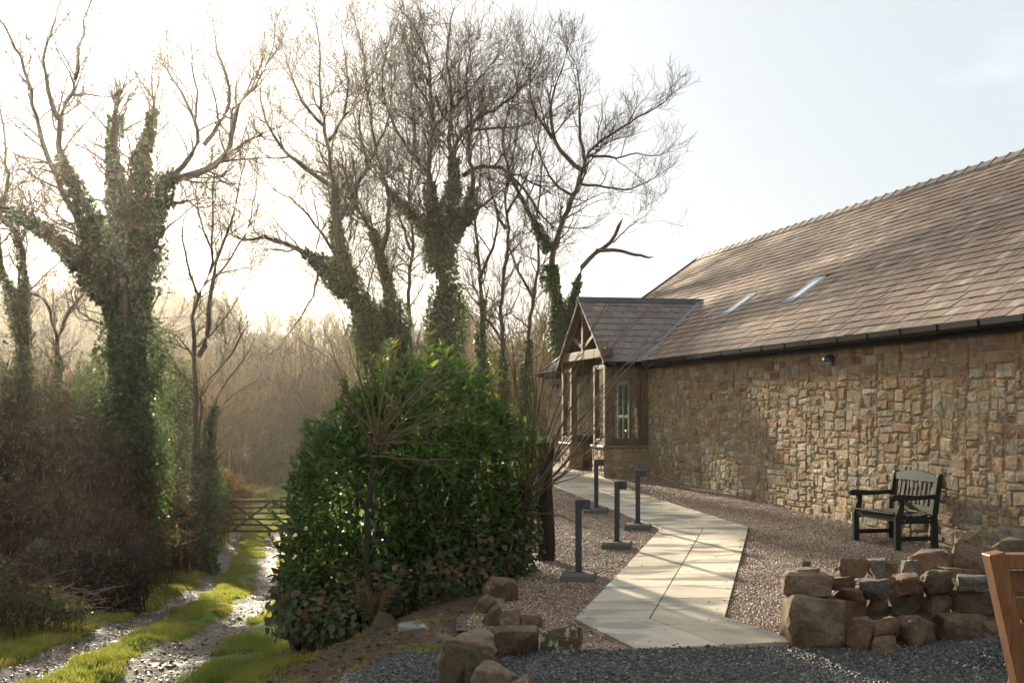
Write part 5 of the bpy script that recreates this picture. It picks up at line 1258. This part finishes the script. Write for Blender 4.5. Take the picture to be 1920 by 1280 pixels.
# evergreen ivy bushes left of the track
def E(px, py, d, w, dp, h): c = at(px, py, d); return (c[0], c[1], c[2], w, dp, h)
GI = 'ivy and evergreen bushes left of the track'
leafy('ivy_bush', [E(228, 770, 32.5, 1.1, 1.0, 2.2), E(236, 890, 32, 1.1, 1.0, 1.6), E(270, 660, 33, .65, .6, 1.0)], 11000, .10, 'ivy_leaf', 'ivy-swathed thicket wrapped round the foot of the massive ivy tree', 'bush', 1, group=GI)
leafy('ivy_bush', [E(326, 850, 49, 1.2, .9, 3.0), E(336, 735, 49.5, .75, .6, 1.3), E(368, 915, 50.5, .9, .8, 1.7)], 9500, .12, 'ivy_leaf', 'tall green ivy bush standing left of the field gate', 'bush', 2, group=GI)
leafy('ivy_bush', [E(396, 930, 45, .6, .6, 1.2), E(375, 955, 43, .7, .7, 1.0)], 3500, .10, 'ivy_leaf', 'small dark evergreen bush right beside the gate post', 'bush', 3, group=GI)
simple('torn_wood', (.30, .10, .04), .9, .1, .4, 20)
for i_ in (1, 2):                                       # torn reddish ends of the snapped limbs
    Qe, Re, _t = LIMBS[17][i_]; e_ = Qe[-1]; d_ = unit(Qe[-1] - Qe[-3]); V, Qd, rn = tubes([np.array([e_ - d_ * .02, e_ + d_ * .12, e_ + d_ * .26 + np.array((.03, 0, .05))])], [np.array([Re[-1] * 1.06, Re[-1] * .8, .01])], 6); build('torn_end', V, [Qd], M['torn_wood'], TF, rn)
for tr, el, n in ((TD, [E(695, 620, 42, .6, .5, 1.0), E(640, 520, 42, .4, .4, .6), E(745, 610, 42, .4, .4, .8)], 3800), (TE, [E(838, 600, 45, .7, .6, 1.4), E(815, 470, 45, .4, .4, .7)], 3600), (TF, [E(1055, 620, 45, .5, .5, 1.2), E(1030, 520, 45, .3, .3, .5)], 2200)):
    leafy('', el, n, .11, 'ivy_leaf', '', '', 4, parent=tr, part='ivy', core=False)
# bramble thicket: one mass
def thicket(name, blobs, nst, nlf, label, stem='bramble_stem', leaf='bramble_leaf', lsize=.06, seed=5, tip=.0055, cat='thicket'):
    r = random.Random(seed); L = []; Rr = []
    for _ in range(nst):
        cx, cy_, cz, a, b, c_ = r.choice(blobs); th = r.uniform(0, 6.28); q = math.sqrt(r.random()); x, y_ = cx + a * q * math.cos(th), cy_ + b * q * math.sin(th); z0 = float(gz(x, y_))
        top = cz + c_ * math.sqrt(max(0, 1 - q * q)) * r.uniform(.55, 1.1); h = max(top - z0, .3); dx, dy = r.gauss(0, .4) * min(h, 1.4) * .6, r.gauss(0, .4) * min(h, 1.4) * .6
        P = [np.array((x, y_, z0)), np.array((x + dx * .3, y_ + dy * .3, z0 + h * .7)), np.array((x + dx * .8, y_ + dy * .8, z0 + h)), np.array((x + dx * 1.5, y_ + dy * 1.5, z0 + h * r.uniform(.55, 1.0)))]
        P, _l = smooth_line(P, 8); P[1:] += np.array([[r.gauss(0, .03) for _ in range(3)] for _ in range(7)]); L.append(P); Rr.append(np.linspace(tip * 1.6, tip * .7, 8))
        for _ in range(3):
            j = r.randint(2, 7); q2 = wander(P[j], side_dir(unit(P[j] - P[j - 1]), r.uniform(.4, 1.1), r), r.uniform(.25, .8), 4, .2, -.03, r); L.append(q2); Rr.append(np.linspace(tip, tip * .5, 4))
    V, Q, rn = tubes(L, Rr, 3); C, Nn = leaf_mass(blobs, nlf, lsize, .8); k = C[:, 2] > gz(C[:, 0], C[:, 1]) + .03; C, Nn = C[k], Nn[k]; m_ = len(C); l = lsize * RNG.uniform(.5, 1.3, m_)
    V2, T, q, rn2 = leaves(C, rdir(m_) + np.array((0, 0, -.3)), rdir(m_) + np.array((0, -.3, .9)), l, l * .75)
    t = thing(name, (blobs[0][0], blobs[0][1], float(gz(blobs[0][0], blobs[0][1]))), label, cat)
    tag(build('stems', V, [Q], M[stem], t, rn, True), kind='stuff'); tag(build('foliage', V2, [T], M[leaf], t, rn2), kind='stuff'); return t
thicket('bramble_thicket', [E(50, 850, 31, 2.2, 2.0, 2.0), E(165, 890, 31.5, 1.4, 1.6, 1.5), E(-40, 790, 33, 2.1, 2.0, 2.3), E(110, 770, 35, 2.1, 1.5, 1.7), E(262, 955, 37, 1.3, 1.3, 1.1), E(40, 975, 27, 1.5, 1.2, .9), E(150, 990, 27, .9, 1.0, .7)], 2500, 17000, 'dense dark bramble thicket filling the left side below the trees', seed=5, tip=.0085, lsize=.085)
thicket('bramble_bank', [E(325, 968, 37, 1.0, 1.6, .55), E(380, 958, 44, .7, 1.2, .55), E(262, 1010, 31, .9, 1.2, .5)], 420, 4200, 'low bramble and fern bank along the left verge up to the gate', seed=6, lsize=.09)
thicket('brush_heap', [E(165, 1072, 22, .85, .7, .55), E(215, 1080, 21.7, .5, .5, .45), E(105, 1085, 21.5, .5, .5, .4)], 650, 3000, 'dark heap of cut brush with a few leaves, left of the track', seed=7, leaf='litter_leaf', lsize=.07, stem='old_dark_wood', cat='brush heap')
thicket('bramble_patch', [E(30, 1130, 17.5, .8, .6, .32), E(110, 1140, 18.0, .45, .5, .2), E(-30, 1110, 18, .6, .6, .5)], 110, 2800, 'leafy low brambles in the bottom left corner', seed=8, lsize=.06)
thicket('orange_brush', [E(420, 905, 52, .45, .4, .65), E(450, 918, 53, .5, .4, .35)], 110, 500, 'orange-brown dead bracken just behind the left of the gate', seed=9, stem='orange_brush', leaf='orange_brush', lsize=.16, tip=.012)
thicket('dark_hedge', [E(300, 875, 80, 3.4, 1.4, 1.9), E(410, 880, 79, 3.0, 1.4, 1.5), E(520, 875, 78, 3.2, 1.4, 1.9), E(640, 870, 77, 3.2, 1.4, 2.1), E(760, 865, 76, 3.2, 1.4, 2.4), E(880, 865, 74, 3.2, 1.4, 2.5), E(1000, 850, 72, 3.2, 1.4, 2.5)], 1100, 9000, 'dark tangled hedge at the far side of the field beyond the gate', seed=10, lsize=.15, tip=.012, cat='hedge')
thicket('brushwood', [E(800, 750, 27, 1.0, 1.0, 1.0), E(900, 760, 27, .9, 1.0, 1.0), E(700, 740, 29, .9, 1.0, .8)], 300, 1600, 'tangle of thin brown shoots rising behind the laurel', seed=12, stem='willow_twig', leaf='ivy_leaf', lsize=.06, tip=.006, cat='brushwood')

# ------------------------------------------------------------------ laurel
lx, ly = at(760, 900, 14.6)[:2]
laurel = thing('laurel_bush', (lx, ly, float(gz(lx, ly))), 'big glossy green laurel bush in the middle of the view', 'bush')
LE_ = [E(770, 900, 14.7, 1.15, 1.1, 1.25), E(672, 985, 14.3, .80, .9, 1.03), E(620, 1085, 14.0, .48, .7, .60), E(800, 800, 14.9, .78, .9, .78), E(905, 910, 15.2, .58, .8, .95), E(730, 820, 14.7, .50, .8, .60), E(860, 1010, 14.9, .8, .8, .8)]
C, Nn = leaf_mass(LE_, 29000, .13, .32); k = C[:, 2] > gz(C[:, 0], C[:, 1]) + .03
# keep only the outside of the union, thinned inside
ins = np.zeros(len(C), bool)
for e in LE_: ins |= (((C - np.array(e[:3])) / np.array(e[3:])) ** 2).sum(1) < .55
k &= ~ins | (RNG.random(len(C)) < .45); C, Nn = C[k], Nn[k]; n = len(C); Nn /= np.linalg.norm(Nn, axis=1, keepdims=True)
D = Nn * .55 + rdir(n) * .55 + np.array((0, 0, .05)); NN = Nn * .6 + rdir(n) * .35 + np.array((0, 0, .8)); lv = RNG.uniform(.065, .122, n); rn = RNG.random(n)
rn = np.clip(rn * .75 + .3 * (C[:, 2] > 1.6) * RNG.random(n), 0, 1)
order = np.argsort(-(lv / C[:, 1] * (1 + 3 * (Nn[:, 1] < -.25))))
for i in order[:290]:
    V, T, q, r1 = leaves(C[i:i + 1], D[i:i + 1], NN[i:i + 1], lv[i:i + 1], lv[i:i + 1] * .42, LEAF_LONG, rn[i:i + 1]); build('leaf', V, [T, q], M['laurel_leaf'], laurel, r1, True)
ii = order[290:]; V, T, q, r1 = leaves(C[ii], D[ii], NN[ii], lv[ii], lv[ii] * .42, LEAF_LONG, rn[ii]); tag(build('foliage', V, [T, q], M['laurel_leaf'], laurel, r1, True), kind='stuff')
r = random.Random(31); L = []; Rr = []
for e in LE_:
    for _ in range(12):
        b0 = np.array((lx + r.gauss(0, .35), ly + r.gauss(0, .3), float(gz(lx, ly)) - .1)); o = rdir(1)[0]; tg = np.array(e[:3]) + o * np.array(e[3:]) * .85
        if tg[2] < b0[2] + .2: continue
        P, _l = smooth_line([b0, (b0 + tg) / 2 + rdir(1)[0] * .15, tg], 8); L.append(P); Rr.append(np.linspace(.035, .008, 8))
SC_, SD, SN = [], [], []
for _ in range(230):                                   # young shoots standing out of the outline
    e = LE_[r.randrange(len(LE_))]; o = rdir(1)[0]; o[2] = abs(o[2]) * r.choice([1, 1, -.15]); p = np.array(e[:3]) + o * np.array(e[3:]) * .93
    if any((((p - np.array(f[:3])) / np.array(f[3:])) ** 2).sum() < .8 for f in LE_) or p[2] < gz(p[0], p[1]) + .1: continue
    q = wander(p, unit(o + np.array((0, 0, .7))), r.uniform(.18, .42), 6, .1, .05, r); L.append(q); Rr.append(np.linspace(.006, .003, 6))
    for j in range(1, 6):
        for _k in range(3): SC_.append(q[j]); SD.append(unit(side_dir(unit(q[j] - q[j - 1]), r.uniform(.5, 1.1), r))); SN.append(np.array((0, 0, 1.)) + rdir(1)[0] * .4)
k_ = len(SC_); l_ = RNG.uniform(.08, .15, k_); V, T, q, r1 = leaves(np.array(SC_), np.array(SD), np.array(SN), l_, l_ * .38, LEAF_LONG, RNG.uniform(.45, 1, k_)); tag(build('shoot_leaves', V, [T, q], M['laurel_leaf'], laurel, r1, True), kind='stuff')
V, Q, rn_ = tubes(L, Rr, 5); build('stems', V, [Q], M['bark'], laurel, rn_, True)

# ------------------------------------------------------------------ pollarded sapling and the bare shrub by the porch
def stemmy(name, base, head_px, d, targets, r0, label, cat, seed, trunk=None, mat='willow_twig'):
    r = random.Random(seed); t = thing(name, base, label, cat); L = []; Rr = []; head = at(*head_px, d)
    if trunk is not None:
        P, _l = smooth_line([np.array(base) - np.array((0, 0, .1))] + [at(x, y_, d) for x, y_ in trunk] + [head], 14); P += np.array([[r.gauss(0, .006) for _ in range(3)] for _ in range(14)])
        V, Q, rn = tubes([P], [np.linspace(.028, .022, 14) * (1 + .15 * np.sin(np.arange(14) * 2.1))], 8); build('trunk', V, [Q], M['old_dark_wood'], t, rn, True)
    for (tx_, ty_) in targets:
        e = at(tx_, ty_, d + r.uniform(-1.0, .9)); b0 = head + np.array((r.gauss(0, .04), r.gauss(0, .04), r.gauss(0, .04)))
        m_ = b0 * .55 + e * .45 + np.array((r.gauss(0, .05), r.gauss(0, .1), r.gauss(.05, .07))); P, l = smooth_line([b0, m_, e], 10); P[1:] += np.array([[r.gauss(0, .008) for _ in range(3)] for _ in range(9)]); L.append(P); Rr.append(np.linspace(r0 * r.uniform(.6, 1), .0028, 10))
        for _ in range(int(l * 2.2)):
            j = r.randint(3, 8); q = wander(P[j], side_dir(unit(P[j] - P[j - 1]), r.uniform(.3, .7), r), l * r.uniform(.12, .4), 5, .08, .02, r); L.append(q); Rr.append(np.linspace(.0038, .002, 5))
    V, Q, rn = tubes(L, Rr, 4); tag(build('shoots', V, [Q], M[mat], t, rn, True), kind='stuff'); return t
px_, py_ = at(692, 1000, 12.9)[:2]
stemmy('pollarded_sapling', (px_, py_, float(gz(px_, py_))), (705, 842), 12.9, [(600, 590), (622, 545), (640, 600), (655, 560), (690, 590), (668, 640), (720, 560), (742, 610), (765, 570), (790, 640), (830, 600), (850, 650), (880, 640), (905, 690), (630, 700), (610, 730), (930, 720), (900, 760), (860, 780), (790, 800), (830, 830), (900, 860), (800, 900), (650, 760), (940, 800), (870, 900)], .013, 'thin pollarded sapling with fanned bare shoots in front of the laurel', 'sapling', 41, trunk=[(690, 1080), (686, 1000), (690, 930), (704, 880)])
px_, py_ = at(968, 1040, 14.9)[:2]
stemmy('bare_shrub', (px_, py_, float(gz(px_, py_))), (985, 945), 14.7, [(1232, 610), (1200, 690), (1215, 640), (1180, 600), (1165, 700), (1140, 640), (1120, 590), (1095, 640), (1070, 600), (1050, 660), (1030, 600), (1005, 640), (990, 590), (960, 650), (940, 700), (1200, 740), (1180, 770), (1150, 800), (1120, 850), (1095, 890), (1110, 990), (1060, 560), (1130, 730), (1080, 760), (915, 620), (930, 580), (1020, 700), (1240, 655), (895, 660), (950, 560)], .014, 'sprawling bare shrub whose long shoots cross in front of the porch', 'shrub', 42, trunk=[(966, 1020)])
# bramble skirts under the laurel and by the post
leafy('ground_bramble', [E(590, 1150, 13.2, .45, .5, .30), E(560, 1110, 14.0, .3, .5, .3), E(650, 1165, 12.9, .4, .4, .22), E(700, 1110, 13.3, .5, .4, .3)], 2600, .085, 'bramble_leaf', 'leafy brambles and nettles round the left foot of the laurel', 'bramble', 61)
leafy('ground_bramble', [E(900, 1040, 14.2, .5, .4, .35), E(965, 1020, 14.7, .28, .4, .45), E(840, 1090, 13.6, .5, .4, .25), E(960, 980, 15.2, .3, .3, .3)], 2600, .075, 'bramble_leaf', 'low brambles between the laurel and the old gate post', 'bramble', 62)
# dead fern fronds
fb = at(705, 1140, 12.6); fb[2] = float(gz(fb[0], fb[1])); fern = thing('dead_fern', fb, 'brown withered fern fronds arching at the foot of the laurel', 'fern')
for (ex, ey) in ((650, 1068), (668, 1100), (748, 1095), (640, 1120)):
    e = at(ex, ey, 12.5); P, l = smooth_line([fb, (fb + e) / 2 + np.array((0, 0, .14)), e], 16); V, Q, rn = tubes([P], [np.linspace(.005, .002, 16)], 4)
    mb = MB().add(V, [Q], .3); tg = np.gradient(P, axis=0)
    for sgn in (-1, 1):
        C = P[3:]; sd = np.cross(tg[3:], (0, -.4, 1.)) * sgn; w = .11 * np.sin(np.linspace(.9, 3.0, len(C))) + .015; V2, T, q, r2 = leaves(C, sd + tg[3:] * .4, np.tile((0, -.5, .8), (len(C), 1)), w, w * .22); mb.add(V2, [T], r2)
    mb.out('frond', M['dead_fern'], fern)

# ------------------------------------------------------------------ grass, litter
def tuft(seed, nb, h):
    r = random.Random(seed); V = []; T = []
    for b in range(nb):
        a = r.uniform(0, 6.28); x, y_ = r.gauss(0, .035), r.gauss(0, .035); hh = h * r.uniform(.5, 1.2); lean = r.uniform(.1, .8) * hh; w = r.uniform(.0025, .005)
        dx, dy = math.cos(a), math.sin(a); k = len(V)
        V += [(x - dy * w, y_ + dx * w, 0), (x + dy * w, y_ - dx * w, 0), (x + dx * lean * .4 - dy * w * .8, y_ + dy * lean * .4 + dx * w * .8, hh * .6), (x + dx * lean * .4 + dy * w * .8, y_ + dy * lean * .4 - dx * w * .8, hh * .6), (x + dx * lean, y_ + dy * lean, hh)]
        T += [(k, k + 1, k + 3), (k, k + 3, k + 2), (k + 2, k + 3, k + 4)]
    return mesh_np('tuft_kind', np.array(V), [np.array(T)], M['grass'])
tufts = [tuft(i, 18, .075) for i in range(5)]
def gsample(n):
    y = 9 + RNG.random(n * 4) ** 1.35 * 44; x = track_x(y) + RNG.uniform(-3.6, 4.6, n * 4)
    w = np.where(x > track_x(y), sstep(np.where(y < 15, 2.6, 3.1), np.where(y < 15, 1.6, 2.0), x - track_x(y)) * (vnoise(x, y, 1.7, 33) > .45), sstep(3.7, 2.7, track_x(y) - x)) * (rut(x, y) < .42) + .4 * sstep(.2, .8, (x - track_x(y)) / 3) * (vnoise(x, y, 3.6, 31) > .74) * (y < 20)
    k = (RNG.random(n * 4) < w) & in_frame(x, y, 20) & (x < yard_edge(y) - .1); return x[k][:n], y[k][:n]
x, y = gsample(42000)
rk = [o for o in SC.objects if o.name.split('.')[0] in ('boulder', 'fallen_boulder')]; gx, gy = [], []
for o in rk:                                           # weeds at the foot of the boulders
    for _ in range(6):
        a_ = random.uniform(0, 6.28); gx.append(o.location.x + math.cos(a_) * o.dimensions.x * random.uniform(.5, .75)); gy.append(o.location.y + math.sin(a_) * .25)
gx, gy = np.array(gx), np.array(gy); kk = (gx < yard_edge(gy) + .25) | (RNG.random(len(gx)) < .3)
x, y = np.concatenate([x, gx[kk]]), np.concatenate([y, gy[kk]]); k = len(x); s = RNG.uniform(.5, 1.25, k) * (1 + .5 * (track_x(y) - x > 2.4)) * np.where(x - track_x(y) > 2.8, .55, 1)
scatter('grass', np.stack([x, y, np.where(x > yard_edge(y), yz(x, y), gz2(x, y)) - .005], 1), np.stack([RNG.normal(0, .15, k), RNG.normal(0, .15, k), RNG.uniform(0, 6.28, k)], 1), np.stack([s, s, s], 1), tufts, 'short yellow-green grass on the track verges and its centre strip', 'grass')
x = RNG.uniform(-26, 2, 16000); y = RNG.uniform(48.5, 74, 16000); kk = in_frame(x, y); x, y = x[kk], y[kk]; k = len(x); s = RNG.uniform(1.0, 2.0, k)
scatter('field_grass', np.stack([x, y, gz(x, y) - .01], 1), np.stack([0 * x, 0 * x, x * 9], 1), np.stack([s, s, s], 1), tufts, 'sunlit grass of the field just beyond the gate', 'grass')
def leafkind(i):
    V, T, q, rn = leaves(np.zeros((1, 3)), np.array([[1., 0, 0]]), np.array([[0, .2, 1.]]), np.array([.05]), np.array([.035]), LEAF_LONG, np.array([(i + .5) / 5])); return mesh_np('leaf_kind', V, [T, q], M['litter_leaf'], rn)
n = 5000; y = 9.6 + RNG.random(n) ** 1.5 * 14; x = np.where(RNG.random(n) < .6, RNG.uniform(-2.6, 0, n), track_x(y) + RNG.uniform(-3.6, 3.2, n)); kk = (x < yard_edge(y) + .05) & in_frame(x, y); x, y = x[kk], y[kk]; k = len(x)
scatter('fallen_leaves', np.stack([x, y, gz2(x, y) + .015], 1), RNG.uniform(-.6, .6, (k, 3)) + np.stack([0 * x, 0 * x, x * 50], 1), np.ones((k, 3)) * RNG.uniform(.5, 1.2, (k, 1)), [leafkind(i) for i in range(5)], 'brown fallen leaves scattered on the bank and verges', 'leaves')

# ------------------------------------------------------------------ haze
hz = MB(); hz.box((0, 160, 12), (430, 370, 33)); ho = hz.out('haze', None); tag(ho, kind='stuff'); ho['label'] = 'thin sunlit winter haze hanging over the whole valley'; ho['category'] = 'haze'
m = bpy.data.materials.new('haze_air'); m.use_nodes = True; m.node_tree.nodes.clear()
po = m.node_tree.nodes.new('ShaderNodeOutputMaterial'); pv = m.node_tree.nodes.new('ShaderNodeVolumePrincipled')
pv.inputs['Color'].default_value = (1.0, .95, .85, 1); pv.inputs['Density'].default_value = .00023; pv.inputs['Anisotropy'].default_value = .85
m.node_tree.links.new(pv.outputs[0], po.inputs['Volume']); ho.data.materials.append(m)
